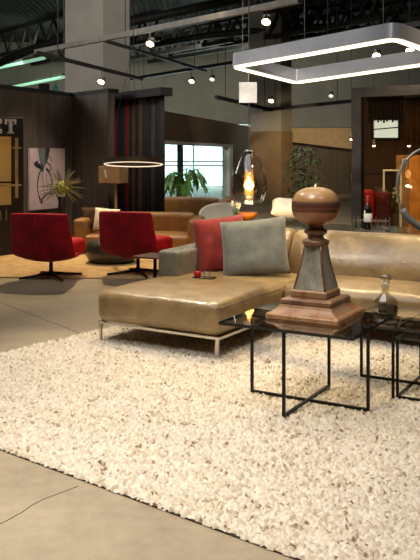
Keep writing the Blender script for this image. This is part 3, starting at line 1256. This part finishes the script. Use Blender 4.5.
for x in (-.28, -.36):
    MB().bar((x, -.03, .50), (x, -.03, .64), .016, .02).build('handle', MAT['chrome'], cab)


def letter(ch, x, z, h, w):
    """slab serif letters; x is the left side, built in the cabinet front"""
    mb = MB()
    t = w * .22
    y = -.02

    def b(x0, z0, x1, z1):
        mb.box((x + (x0 + x1) / 2 * w, y, z + (z0 + z1) / 2 * h), ((x1 - x0) * w, .04, (z1 - z0) * h))
    if ch == 'E':
        b(.12, 0, .38, 1)
        b(0, 0, .95, .15)
        b(0, .85, .95, 1)
        b(.38, .43, .72, .57)
        b(.82, .15, .95, .32)
        b(.82, .68, .95, .85)
        b(.62, .36, .72, .64)
    if ch == 'T':
        b(.37, 0, .63, 1)
        b(0, .84, 1, 1)
        b(0, .64, .13, .84)
        b(.87, .64, 1, .84)
        b(.22, 0, .78, .12)
    return mb.build('letter_' + ch.lower(), MAT['letters'], cab)


letter('E', -.475, CZ - .225, .20, .14)
letter('T', -.285, CZ - .225, .20, .155)

# canvas on the partition
wa = cdir


def wp_(px):
    k = (px - 210) / F
    t = (k * P0.y - P0.x) / (wa.x - k * wa.y)
    return P0 + wa * t


A0, A1 = wp_(27.5), wp_(62.5)
aw = (A1 - A0).length
art = thing('canvas', 'pink canvas painted with dark plant strokes hanging on the dark partition', 'picture', A0 + cn * .03, math.atan2(wa.y, wa.x))
zb, zt_ = .52, 1.51
MB().box((aw / 2, 0, (zb + zt_) / 2), (aw, .04, zt_ - zb)).build('panel', MAT['canvas'], art, bevel=.003)


def stroke(pts, r, mat, name='paint_stroke'):
    P = [(u * aw, -.021, zb + v * (zt_ - zb)) for u, v in pts]
    o = MB().tube(P, r, 6).build(name, MAT[mat], art, smooth=True)
    o.scale = (1, .25, 1)
    o.location = (0, -.016, 0)


def blob(pts, mat, name='paint_patch'):
    MB().poly([(u * aw, -.0205, zb + v * (zt_ - zb)) for u, v in pts], .004, (0, -1, 0)).build(name, MAT[mat], art)


blob([(.22, 1.0), (.54, 1.0), (.50, .84), (.40, .70), (.36, .60), (.30, .62), (.26, .80)], 'green_ink')
blob([(.40, 1.0), (.56, 1.0), (.50, .82), (.42, .74)], 'brown_ink')
blob([(.02, .84), (.10, .76), (.20, .80), (.28, .66), (.36, .62), (.34, .74), (.22, .70), (.14, .70), (.08, .78)], 'ink')
for pts, r, c in (
        ([(.30, .66), (.22, .52), (.20, .36), (.24, .22), (.32, .14)], .012, 'ink'),
        ([(.44, .66), (.58, .56), (.62, .42), (.56, .28)], .012, 'ink'),
        ([(.44, .78), (.56, .72), (.60, .66), (.52, .62), (.46, .68)], .012, 'ink'),
        ([(.50, .88), (.58, .84), (.60, .78)], .008, 'ink'),
        ([(.34, .60), (.36, .40), (.40, .24)], .006, 'brown_ink'),
        ([(.44, .60), (.46, .42), (.48, .30)], .006, 'brown_ink'),
        ([(.30, .10), (.34, .18), (.46, .24), (.60, .26), (.72, .36)], .018, 'ink'),
        ([(.66, .30), (.76, .22), (.82, .10), (.94, .04)], .016, 'ink'),
        ([(.24, .20), (.28, .12), (.36, .10)], .009, 'brown_ink')):
    stroke(pts, r, c)

# spiky plant in a tall vase
sv = at(62, 155, 11.1)
pl = thing('spiky_plant', 'spiky pale plant with yellow green heart in tall dark vase by the pink canvas', 'plant', (sv.x, sv.y, .016))
cz = at(0, 189, 11.1).z
MB().lathe([(.08, 0), (.09, .01), (.1, .2), (.07, .45), (.045, cz - .17), (.055, cz - .12), (.035, cz - .12), (.03, cz - .2)], 24).build('vase', MAT['vase'], pl, smooth=True)
m_ = MB()
rnd = random.Random(4)
for k in range(84):
    a = 2 * PI * rnd.random()
    e = R(rnd.uniform(-45, 75))
    L = rnd.uniform(.26, .36)
    dv = Vector((math.cos(a) * math.cos(e), math.sin(a) * math.cos(e), math.sin(e)))
    pts = [Vector((0, 0, cz)) + dv * L * f + Vector((0, 0, -.05 * f * f + .02 * f)) for f in (.05, .3, .6, .85, 1)]
    m_.blade(pts, .011, up=(-math.sin(a), math.cos(a), .3))
m_.build('spike_leaf', MAT['spike'], pl, recalc=False)
m_ = MB()
for k in range(46):
    v = Vector((rnd.gauss(0, 1), rnd.gauss(0, 1), rnd.gauss(0, 1))).normalized() * .075
    bmesh.ops.create_icosphere(m_.bm, subdivisions=1, radius=.030, matrix=Matrix.Translation(Vector((0, 0, cz)) + v))
m_.build('flower_head', MAT['spike_core'], pl, smooth=True)


# palms and the potted tree
def palm(loc, label, h, n, L, seed, leafmat='leaf'):
    t = thing('potted_palm', label, 'plant', loc, group='palms by the bright opening')
    MB().lathe([(.16, 0), (.2, .02), (.23, .4), (.2, .4), (.19, .34), (0, .33)], 24).build('pot', MAT['pot'], t, smooth=True)
    rn = random.Random(seed)
    m_ = MB()
    st = MB()
    for k in range(n):
        a = 2 * PI * k / n + rn.uniform(-.3, .3)
        lift = rn.uniform(.25, 1.0)
        out = L * rn.uniform(.7, 1)
        pts = []
        for i in range(9):
            f = i / 8
            pts.append(Vector((math.cos(a) * out * f, math.sin(a) * out * f, .74 + (h - .74) * (math.sin(min(1, f * 1.25) * PI / 2)) * lift - .26 * f ** 3)))
        st.tube(pts, [.012 - .001 * i for i in range(9)], 5)
        for i in range(2, 9):
            p = pts[i]
            tdir = (pts[i] - pts[i - 1]).normalized()
            side = tdir.cross(Vector((0, 0, 1))).normalized()
            for s_ in (-1, 1):
                for e in (0, .5):
                    b0 = p - (pts[i] - pts[i - 1]) * e
                    tip = b0 + side * s_ * .17 + tdir * .15 + Vector((0, 0, -.09))
                    m_.blade([b0, b0.lerp(tip, .5) + Vector((0, 0, .03)), tip], .045)
    st.tube([(0, 0, .33), (.01, 0, .55), (0, 0, .76)], [.03, .026, .022], 8)
    st.build('stem', MAT['bark'], t)
    m_.build('foliage', MAT[leafmat], t, recalc=False)
    return t


palm((at(186, 0, 16.5).x, 16.5, 0), 'leafy green palm in front of the bright opening beside the dark mullion', 1.22, 11, .46, 3)
palm((at(177, 0, 18.6).x, 18.6, 0), 'shorter palm behind the fabric curtain edge at the bright opening', 1.02, 10, .38, 8)


def leafy_tree(loc, label):
    t = thing('potted_tree', label, 'plant', loc)
    MB().lathe([(.14, 0), (.17, .02), (.2, .38), (.17, .38), (.16, .32), (0, .31)], 24).build('pot', MAT['pot'], t, smooth=True)
    MB().tube([(0, 0, .3), (.02, .01, .7), (-.01, 0, 1.1), (.02, 0, 1.35)], [.025, .02, .015, .01], 8).build('trunk', MAT['bark'], t, smooth=True)
    rn = random.Random(12)
    m_ = MB()
    for k in range(620):
        z = rn.uniform(.55, 1.52)
        rad = .30 * math.sqrt(rn.random()) * (1.05 - .45 * abs((z - .95) / .6) ** 1.5)
        a = rn.uniform(0, 2 * PI)
        p = Vector((rad * math.cos(a), rad * math.sin(a), z))
        dv = Vector((math.cos(a) + rn.uniform(-.6, .6), math.sin(a) + rn.uniform(-.6, .6), rn.uniform(-.9, .5))).normalized() * rn.uniform(.06, .11)
        m_.blade([p, p + dv * .5 + Vector((0, 0, .008)), p + dv], .04)
    m_.build('foliage', MAT['leaf_dark'], t, recalc=False)
    return t


leafy_tree((at(304, 0, 12.4).x, 12.4, 0), 'dense dark leafy potted tree behind the finial ball beside the clad column')

# ------------------------------------------------------------------ table behind the sofa and what stands on it
TH = .70
lt = thing('long_table', 'long dark green topped table directly behind the sofa back', 'table', SO, SZ)
MB().box((.65, 2.5, TH - .02), (4.1, .92, .04)).build('tabletop', MAT['table_dark'], lt, bevel=.004)
for x in (-1.3, 2.6):
    for y in (2.1, 2.9):
        MB().bar((x, y, 0), (x, y, TH - .04), .05).build('leg', MAT['black_metal'], lt)

wb_ = sloc(.165, 2.47, TH)
wr = thing('wire_rack', 'low chrome wire rack on the long table holding the wine bottle', 'rack', wb_, SZ)
m_ = MB()
for z in (.005, .09):
    for p, q in (((-.12, -.06), (.19, -.06)), ((.19, -.06), (.19, .06)), ((.19, .06), (-.12, .06)), ((-.12, .06), (-.12, -.06))):
        m_.bar((*p, z), (*q, z), .006)
m_.build('wire_ring', MAT['chrome'], wr)
for x in (-.12, -.055, .055, .12, .19):
    for y in (-.06, .06):
        MB().bar((x, y, .003), (x, y, .12 if x in (-.12, .055, .19) else .09), .006).build('wire_post', MAT['chrome'], wr)
wi = thing('wine_bottle', 'dark wine bottle with white label standing in the chrome rack', 'bottle', wb_ + Vector((0, 0, .0005)), 0)
MB().lathe([(.034, 0), (.038, .006), (.038, .185), (.034, .205), (.018, .235), (.0145, .25), (.0145, .30), (0, .30)], 28).build('body', MAT['bottle'], wi, smooth=True)
MB().lathe([(.0384, .075), (.0386, .076), (.0386, .155), (.0384, .156)], 28).build('label', MAT['paper'], wi, smooth=True)
MB().lathe([(.0152, .245), (.0155, .247), (.0158, .318), (.012, .322), (0, .322)], 20).build('foil', MAT['foil'], wi, smooth=True)

wc = MB().pillow(.36, .26, .15, seed=21).build('throw_pillow', MAT['white_cloth'], smooth=True, loc=sloc(-.79, 2.74, TH + .085))
wc.rotation_euler = (R(-62), R(4), R(-6))
tag(wc, 'crumpled white cushion lying on the long table beside the finial ball', 'pillow')
ob = MB().lathe([(.03, 0), (.05, .004), (.10, .04), (.125, .085), (.118, .085), (.09, .045), (0, .02)], 32).build('bowl', MAT['orange'], smooth=True, loc=sloc(-1.32, 2.82, TH))
tag(ob, 'small orange bowl on the long table under the glass pendant', 'bowl')
vs = thing('flower_vase', 'white flowers in a small glass vase beside the orange bowl', 'vase', sloc(-1.33, 2.6, TH))
MB().lathe([(.03, 0), (.035, .01), (.03, .1), (.036, .12), (.03, .12), (.025, .1), (.02, .01), (0, .01)], 20).build('vase', MAT['clear'], vs, smooth=True)
m_ = MB()
s2 = MB()
for k in range(16):
    v = Vector((rnd.uniform(-.05, .05), rnd.uniform(-.05, .05), .14 + rnd.uniform(0, .07)))
    bmesh.ops.create_icosphere(m_.bm, subdivisions=1, radius=rnd.uniform(.012, .02), matrix=Matrix.Translation(v))
    s2.tube([(0, 0, .02), v * .6 + Vector((0, 0, .05)), v], .002, 4)
m_.build('blossom', MAT['white_cloth'], vs, smooth=True)
s2.build('stem', MAT['leaf'], vs)

# big ring lamp at the right edge
rl = sloc(.76, 2.5, TH)
k_ = rl.y / F
rlt = thing('ring_table_lamp', 'large silver hoop lamp with grey sleeve standing at the end of the long table', 'lamp', rl, R(-6))
rx, rz_ = 35 * k_, 41 * k_
cz_ = rz_ + .035
MB().tube([(rx * math.sin(a), 0, cz_ + rz_ * math.cos(a)) for a in [2 * PI * k / 48 for k in range(48)]], .011, 10, closed=True).build('hoop', MAT['silver'], rlt, smooth=True)
MB().tube([(rx * math.sin(a), 0, cz_ + rz_ * math.cos(a)) for a in [R(186 + 52 * k / 10) for k in range(11)]], .033, 12).build('sleeve', MAT['grey_pad'], rlt, smooth=True)
MB().box((rx * math.sin(R(-50)), 0, cz_ + rz_ * math.cos(R(-50))), (.05, .03, .05)).build('joint', MAT['silver'], rlt, bevel=.004)
MB().lathe([(.11, 0), (.11, .015), (.03, .03), (.02, .06)], 28).build('base', MAT['grey_pad'], rlt, smooth=True)

# ------------------------------------------------------------------ glazed partition at the right
GP = Vector((1.85, 10.0, 0))
gpt = thing('glazed_partition', 'grey brown framed glass partition behind the long table', 'partition', GP, SZ)
PHT = at(0, 88, 10).z
MB().box((.0, 0, PHT / 2), (.12, .12, PHT)).build('post', MAT['frame'], gpt, bevel=.004)
MB().box((2.4, 0, PHT / 2), (.12, .12, PHT)).build('post', MAT['frame'], gpt, bevel=.004)
MB().box((1.2, 0, PHT - .06), (2.28, .12, .12)).build('head_beam', MAT['frame'], gpt, bevel=.004)
MB().box((1.2, 0, .05), (2.28, .10, .10)).build('sill_beam', MAT['frame'], gpt, bevel=.004)
MB().box((1.2, 0, (PHT - .02) / 2), (2.28, .012, PHT - .22)).build('glass_pane', MAT['part_glass'], gpt)

sb_ = thing('slat_blind', 'dark vertical slat valance hanging just behind the partition glass', 'blind', GP, SZ)
MB().box((.30, .16, PHT - .14), (.46, .06, .05)).build('head_rail', MAT['slat'], sb_)
m_ = MB()
for k in range(12):
    x = .09 + .038 * k
    dz = .04 * ((k * 7) % 5) / 5
    m_.box((x, .16, (PHT - .15 + 1.80 + dz) / 2), (.022, .012, PHT - .15 - 1.80 - dz))
m_.build('slat', MAT['slat'], sb_)
sh = thing('sheer_curtain', 'brown pleated sheer curtain behind the partition glass next to the dark slats', 'curtain', GP, SZ)
m_ = MB()
A = []
for i in range(81):
    x = .56 + 1.6 * i / 80
    y = .17 + .022 * math.sin(i * 1.6)
    A.append((m_.bm.verts.new((x, y, 1.52)), m_.bm.verts.new((x, y, PHT - .16))))
for p, q in zip(A, A[1:]):
    m_.bm.faces.new((p[0], q[0], q[1], p[1]))
o = m_.build('fabric', MAT['sheer'], sh, smooth=True)
o.modifiers.new('solid', 'SOLIDIFY').thickness = .004
MB().box((1.36, .17, PHT - .14), (1.64, .05, .04)).build('curtain_rail', MAT['slat'], sh)

# wall behind the partition; its glowing window stands in for a reflection in the glass
struct(MB().box((5.6, 16.1, 1.3), (5.2, .2, 2.6)).build('wall_right_inner', MAT['brown']), 'brown wall deep behind the glazed partition', 'wall')
w3 = thing('window_reflection', 'small glowing window standing in for a reflection in the partition glass', 'window', at(385.5, 129, 15.97))
w3['kind'] = 'structure'
MB().box((0, 0, 0), (.50, .02, .36)).build('pane', MAT['reflection_glow'], w3)
m_ = MB()
for s_ in (-1, 1):
    m_.box((s_ * .27, -.01, 0), (.05, .06, .44))
    m_.box((0, -.01, s_ * .2), (.56, .06, .05))
m_.build('window_frame', MAT['slat'], w3)
MB().poly([(-.25, -.03, -.02), (.25, -.03, .02), (.25, -.03, .045), (-.25, -.03, .0)], .01, (0, -1, 0)).build('bar', MAT['black'], w3)

# small downlights inside
for px, py, d, lb in ((374, 145.5, 13.5, 'tiny lit downlight under the small window reflection'), (409, 145.5, 13.5, 'tiny lit downlight near the top of the silver hoop'),
                      (351.5, 139, 14, 'tiny lit downlight just left of the partition post')):
    t = thing('pendant_downlight', lb, 'lamp', at(px, py, d), group='tiny downlights around the glazed partition')
    MB().lathe([(.03, .0), (.036, .01), (.03, .1), (.006, .11)], 14).build('lamp_housing', MAT['can'], t, smooth=True)
    MB().lathe([(0, -.026), (.02, -.02), (.028, 0), (0, .002)], 14).build('bulb', MAT['led_spot'], t, smooth=True)
    MB().tube([(0, 0, .1), (0, 0, ZC - t.location.z)], .004, 5).build('cable', MAT['black'], t)

# things behind the partition
ra = thing('armchair', 'bright red armchair just inside the glazed partition behind the wine bottle', 'chair', at(371, 155, 11.6), R(-8))
ra.location.z = 0
MB().rbox((0, .02, .34), (.46, .55, .2), .05, 6, crown=.02).build('seat_cushion', MAT['burg'], ra, smooth=True)
MB().rbox((-.10, -.22, .60), (.26, .14, .62), .05, 6).build('backrest', MAT['red_gloss'], ra, smooth=True)
MB().rbox((.15, -.20, .58), (.24, .14, .6), .05, 6).build('side_wing', MAT['burg'], ra, smooth=True)
for sx in (-.17, .17):
    for sy in (-.2, .24):
        MB().bar((sx, sy, 0), (sx, sy, .26), .03).build('leg', MAT['bronze'], ra)
sp = thing('flower_vase', 'yellow flowers in a slim dark vase beside the red armchair', 'vase', at(388, 155, 11.9))
sp.location.z = 0
MB().lathe([(.07, 0), (.08, .02), (.06, .4), (.04, .55), (.05, .58), (.03, .58), (.02, .5)], 20).build('vase', MAT['vase'], sp, smooth=True)
m_ = MB()
s2 = MB()
for k in range(24):
    v = Vector((rnd.uniform(-.12, .12), rnd.uniform(-.1, .1), rnd.uniform(.66, .9)))
    bmesh.ops.create_icosphere(m_.bm, subdivisions=1, radius=rnd.uniform(.018, .03), matrix=Matrix.Translation(v))
    s2.tube([(0, 0, .5), (v.x * .5, v.y * .5, .64), v], .003, 4)
m_.build('blossom', MAT['spike_core'], sp, smooth=True)
s2.build('stem', MAT['leaf'], sp)
sc_ = thing('folding_screen', 'amber folding screen behind the silver hoop lamp', 'screen', at(421, 155, 13.2), R(-12))
sc_.location.z = 0
for k in range(4):
    o = MB().box((0, 0, .72), (.21, .025, 1.36)).build('screen_panel', MAT['amber_panel' if k % 2 else 'sheer'], sc_, bevel=.004)
    o.location = (-.30 + .21 * k, .03 * (-1) ** k, 0)
    o.rotation_euler = (0, 0, R(16) * (-1) ** k)
pc = thing('display_case', 'slim pale glass display case between the yellow flowers and the amber screen', 'cabinet', at(392, 155, 12.6), R(-10))
pc.location.z = 0
for x in (-.13, .13):
    for y in (-.13, .13):
        MB().bar((x, y, 0), (x, y, 1.17), .022).build('corner_post', MAT['white_paint'], pc)
MB().box((0, 0, 1.16), (.28, .28, .02)).build('top_panel', MAT['white_paint'], pc)
for z in (.1, .5, .85):
    MB().box((0, 0, z), (.25, .25, .012)).build('shelf', MAT['clear'], pc)
MB().box((0, .125, .6), (.24, .006, 1.1)).build('back_glass', MAT['pane'], pc)

cbn = thing('low_shelf', 'dark low shelf unit running behind the red armchair', 'shelf', at(400, 155, 14.6), 0)
cbn.location.z = 0
MB().box((.6, 0, 1.06), (2.9, .35, .05)).build('top_shelf', MAT['cabinet'], cbn)
MB().box((.6, 0, .62), (2.9, .35, .04)).build('shelf', MAT['cabinet'], cbn)
for x in (-.83, .6, 2.03):
    MB().box((x, 0, .52), (.05, .35, 1.04)).build('side_panel', MAT['cabinet'], cbn)

# ------------------------------------------------------------------ lamps over the sofa
# teardrop glass pendant
gl = at(249, 176, 7.9)
kp = 7.9 / F
pd = thing('glass_pendant', 'smoked teardrop glass pendant lamp with glowing amber bulb above the pillows', 'lamp', gl)
pz = lambda y: -(y - 176) * kp
outer = [(3.5, 150), (6.5, 152), (9, 157), (12.5, 163.5), (15.5, 171), (17.5, 179), (18, 186), (17, 194), (14.5, 200), (12.5, 202.5)]
MB().lathe([(r * kp, pz(y)) for r, y in outer[::-1]], 40).bm.free()
m_ = MB()
prof = [(r * kp, pz(y)) for r, y in outer]
seg = 40
rings = [[m_.bm.verts.new((r * math.cos(2 * PI * k / seg), r * math.sin(2 * PI * k / seg), z)) for k in range(seg)] for r, z in prof]
for A, B in zip(rings, rings[1:]):
    for k in range(seg):
        m_.bm.faces.new((A[k], A[(k + 1) % seg], B[(k + 1) % seg], B[k]))
o = m_.build('glass_shade', MAT['smoke'], pd, smooth=True)
o.modifiers.new('solid', 'SOLIDIFY').thickness = .005
MB().tube([(12.5 * kp * math.cos(2 * PI * k / 40), 12.5 * kp * math.sin(2 * PI * k / 40), pz(202.5)) for k in range(40)], .006, 8, closed=True).build('rim', MAT['decanter'], pd, smooth=True)
MB().lathe([(.012, pz(172)), (.024, pz(170)), (.026, pz(160)), (.02, pz(152)), (.01, pz(149))], 18).build('socket', MAT['bronze'], pd, smooth=True)
eb_ = MB().lathe([(0, pz(198)), (.05, pz(196)), (.078, pz(190)), (.085, pz(184)), (.07, pz(176)), (.035, pz(169)), (.018, pz(166))], 24).build('glow_envelope', MAT['amber_glass'], pd, smooth=True)
MB().lathe([(0, pz(191)), (.026, pz(189.8)), (.046, pz(187)), (.05, pz(185)), (.042, pz(182.4)), (.022, pz(180)), (.008, pz(177)), (0, pz(177))], 20).build('glowing_core', MAT['bulb'], eb_, smooth=True)
MB().tube([(0, 0, pz(150)), (0, 0, ZC - gl.z)], .006, 8).build('cable', MAT['can'], pd)

# rectangular ring light (hangs a little out of level)
SC = 1.08
rr1 = Vector((26 / F, 1, 88 / F)) * 6.0 * SC
rr2 = Vector((192 / F, 1, 117 / F)) * 4.9 * SC
rr3 = Vector((94 / F, 1, 71 / F)) * 6.5 * SC
org = Vector((0, 0, EYE))
rr1, rr2, rr3 = rr1 + org, rr2 + org, rr3 + org
rr4 = rr2 + rr3 - rr1
cen = (rr1 + rr2 + rr3 + rr4) / 4
rp_ = thing('rectangular_ring_light', 'large rectangular silver ring light with glowing lower edge hanging over the glass tables', 'lamp', cen)
ex = (rr2 - rr1)
ey = (rr3 - rr1)
Lx, Ly = ex.length, ey.length
ux = ex.normalized()
Lx += .05
rp_.location = cen - ux * .075
cen = Vector(rp_.location)
uy = (ey - ux * ey.dot(ux)).normalized()
uz = ux.cross(uy)
if uz.z < 0:
    uz = -uz
BH = .122


def rrect(off, rad, n=8):
    hx, hy = Lx / 2 + off, Ly / 2 + off
    pts = []
    for cx, cy, a0 in ((hx - rad, hy - rad, 0), (-hx + rad, hy - rad, 90), (-hx + rad, -hy + rad, 180), (hx - rad, -hy + rad, 270)):
        for k in range(n + 1):
            a = R(a0 + 90 * k / n)
            pts.append((cx + rad * math.cos(a), cy + rad * math.sin(a)))
    return pts


def P3(p, z):
    return ux * p[0] + uy * p[1] + uz * z


def band(o_off, i_off, z0, z1, rad, name, mats):
    mb = MB()
    po, pi = rrect(o_off, rad), rrect(i_off, max(.01, rad + i_off - o_off))
    V = [[mb.bm.verts.new(P3(p, z)) for p in q] for q, z in ((po, z0), (po, z1), (pi, z1), (pi, z0))]
    n = len(po)
    for r in range(4):
        A, B = V[r], V[(r + 1) % 4]
        for k in range(n):
            f = mb.bm.faces.new((A[k], A[(k + 1) % n], B[(k + 1) % n], B[k]))
            if r == 2 and len(mats) > 1:
                f.material_index = 1
    return mb.build(name, mats, rp_)


band(0, -.075, .016, BH, .09, 'metal_band', [MAT['lamp_metal']])
band(-.014, -.060, .004, .016, .08, 'led_diffuser', [MAT['led']])
for sx, sy in ((-1, -1), (1, -1), (-1, 1), (1, 1)):
    p = P3((sx * Lx * .42, sy * (Ly / 2 - .035)), BH)
    MB().tube([p, (p.x, p.y, ZC - cen.z)], .0025, 5).build('cable', MAT['can'], rp_)

# white card
wt = thing('hanging_card', 'blank white square card hanging below the corner of the rectangular ring light', 'sign', at(248, 92.5, 6.3))
MB().box((0, 0, 0), (.14, .004, .162)).build('card', MAT['paper'], wt)
ctop = rr1 + uz * .0
MB().tube([(0, 0, .081), (0.005, 0.02, .15)], .002, 5).build('string', MAT['brass'], wt)

# small things on top of the partition; the teal wedge imitates a glint
for px, lb, mt, w in ((47, 'small dark box standing on top of the dark partition', 'black', .12), (58.5, 'small teal wedge imitating a bright glint on top of the dark partition', 'teal', .14)):
    p = wp_(px) - cn * .06
    if mt == 'teal':
        o = MB().poly([(-w / 2, -.03, 0), (w / 2, -.03, 0), (w / 6, -.03, .16)], .06, (0, 1, 0)).build('wedge', M('teal_glint', (96, 150, 148), .5))
    else:
        o = MB().box((0, 0, .05), (w * 1.4, .06, .10)).build('box', MAT['black'], bevel=.004)
    o.location = (p.x, p.y, PH + .07)
    tag(o, lb, 'ornament')

# ------------------------------------------------------------------ lights
WARM = (1.0, .78, .50)
WARM2 = (1.0, .86, .66)


def spot(loc, target, power, angle, colr=WARM2, blend=.6, radius=.06):
    l = bpy.data.lights.new('spot', 'SPOT')
    l.energy = power
    l.color = colr
    l.spot_size = R(angle)
    l.spot_blend = blend
    l.shadow_soft_size = radius
    o = bpy.data.objects.new('spot', l)
    COL.objects.link(o)
    o.location = loc
    o.rotation_euler = (Vector(target) - Vector(loc)).to_track_quat('-Z', 'Y').to_euler()
    return o


def area(loc, target, power, sx, sy, colr=(1, .95, .88)):
    l = bpy.data.lights.new('area', 'AREA')
    l.shape = 'RECTANGLE'
    l.size, l.size_y = sx, sy
    l.energy = power
    l.color = colr
    o = bpy.data.objects.new('area', l)
    COL.objects.link(o)
    o.location = loc
    o.rotation_euler = (Vector(target) - Vector(loc)).to_track_quat('-Z', 'Y').to_euler()
    return o


# rug and sofa
spot((-2.0, 6.9, 4.7), (-.75, 4.7, 0), 740, 46, (1, .88, .72), .9, .06)
spot((-1.2, 2.2, 4.6), (-.2, 4.3, 0), 200, 60, (1, .91, .80), 1, .1)
spot((1.9, 2.0, 4.6), (.8, 3.1, 0), 300, 56, (1, .92, .82), 1, .1)
spot((.1, 7.6, 4.6), (0, 6.2, .4), 560, 46, (1, .80, .50), .8, .07)
spot((1.9, 7.9, 4.6), (1.4, 5.9, .2), 480, 50, (1, .76, .42), .8, .06)
spot((2.4, 5.0, 4.4), (1.4, 7.0, .5), 400, 50, (1, .84, .6), .8, .05)
spot((-2.2, 4.3, 3.5), (1.3, 7.0, .6), 330, 30, (1, .92, .8), .8, .14)
spot((-.4, 3.3, 4.2), (.62, 4.6, .9), 300, 22, (1, .9, .75), .8, .04)
spot((-1.0, 1.8, 3.8), (.6, 6.2, 2.15), 480, 24, (1, .98, .95), .9, .1)  # added to brighten the ring light's metal band and the white card
# near floor
spot((-2.4, .8, 4.4), (-.9, 2.7, 0), 980, 48, (1, .89, .72), 1, .12)
# red chairs and the tan rug
spot((-1.9, 12.0, 4.4), (-2.0, 10.2, 0), 850, 62, (1, .74, .40), .7, .06)
spot((-.6, 9.4, 4.6), (-.9, 11.3, .3), 220, 46, (1, .78, .46), .8, .06)
spot((-1.6, 6.2, 4.6), (-1.4, 9.2, .5), 120, 30, (1, .86, .74), .9, .1)
spot((-1.0, 10.0, 4.3), (-2.7, 12.6, 1.0), 520, 28, (1, .92, .84), .9, .1)  # unseen spot added to brighten the pink canvas
spot((-.4, 9.8, 4.2), (-1.2, 13.1, 1.5), 330, 28, (1, .88, .74), .9, .1)  # unseen spot added to lift the dark fabric curtains
# the deep background: unseen spots added to brighten things there
spot((.0, 17.5, 4.0), (.6, 27.5, 1.2), 700, 24, (1, .98, .95), .8, .1)
spot((2.3, 8.6, 3.8), (2.75, 10.6, 1.9), 380, 40, (1, .84, .6), .9, .08)
spot((.2, 12.0, 4.2), (-.3, 13.9, .4), 200, 60, (1, .78, .42), .9, .08)
spot((-.6, 13.6, 4.2), (-.5, 16.5, .9), 320, 40, (1, .92, .74), .9, .08)
spot((2.4, 20.5, 2.6), (3.0, 26.0, 1.5), 900, 46, (1, .76, .44), .9, .08)
spot((2.6, 11.2, 2.6), (3.0, 13.2, .6), 300, 100, (1, .72, .36), .9, .08)
spot((1.9, 7.4, 4.5), (1.3, 8.3, .7), 150, 40, (1, .9, .75), .9, .06)
spot((.8, 10.0, 3.8), (1.35, 12.4, .9), 300, 34, (1, .92, .72), .9, .06)
# added soft fill lamps near the roof, without fixtures in the hall
area((-1, 4, 5.6), (-1, 4, 0), 150, 5, 5, (.86, .93, 1))
area((-8, 13, 5.4), (-3, 18, 2.5), 340, 3, 3, (1, .97, .92))
area((0, 15, 5.6), (0, 15, 0), 160, 6, 6, (1, .95, .86))
area((0, 28, 5.0), (0, 33, 3.2), 240, 14, 1, (1, .97, .88))
area((-6, 27, 4.6), (-7, 34, 3), 50, 4, 1, (.62, 1, .78))
# bulbs that are in view
pl_ = bpy.data.lights.new('bulb', 'POINT')
pl_.energy = 14
pl_.color = (1, .66, .3)
pl_.shadow_soft_size = .05
po = bpy.data.objects.new('bulb', pl_)
COL.objects.link(po)
po.location = gl + Vector((0, 0, pz(206)))

# ------------------------------------------------------------------ daylight and view
w = bpy.data.worlds.new('world')
scn.world = w
w.use_nodes = True
bg = w.node_tree.nodes['Background']
bg.inputs['Color'].default_value = (.74, .93, .92, 1)
bg.inputs['Strength'].default_value = 6.5

vs_ = scn.view_settings
vs_.view_transform = 'Standard'
vs_.look = 'None'
vs_.exposure = 0
vs_.gamma = 1
vs_.use_curve_mapping = False
scn.cycles.use_denoising = True
scn.cycles.max_bounces = 8
scn.cycles.transparent_max_bounces = 16
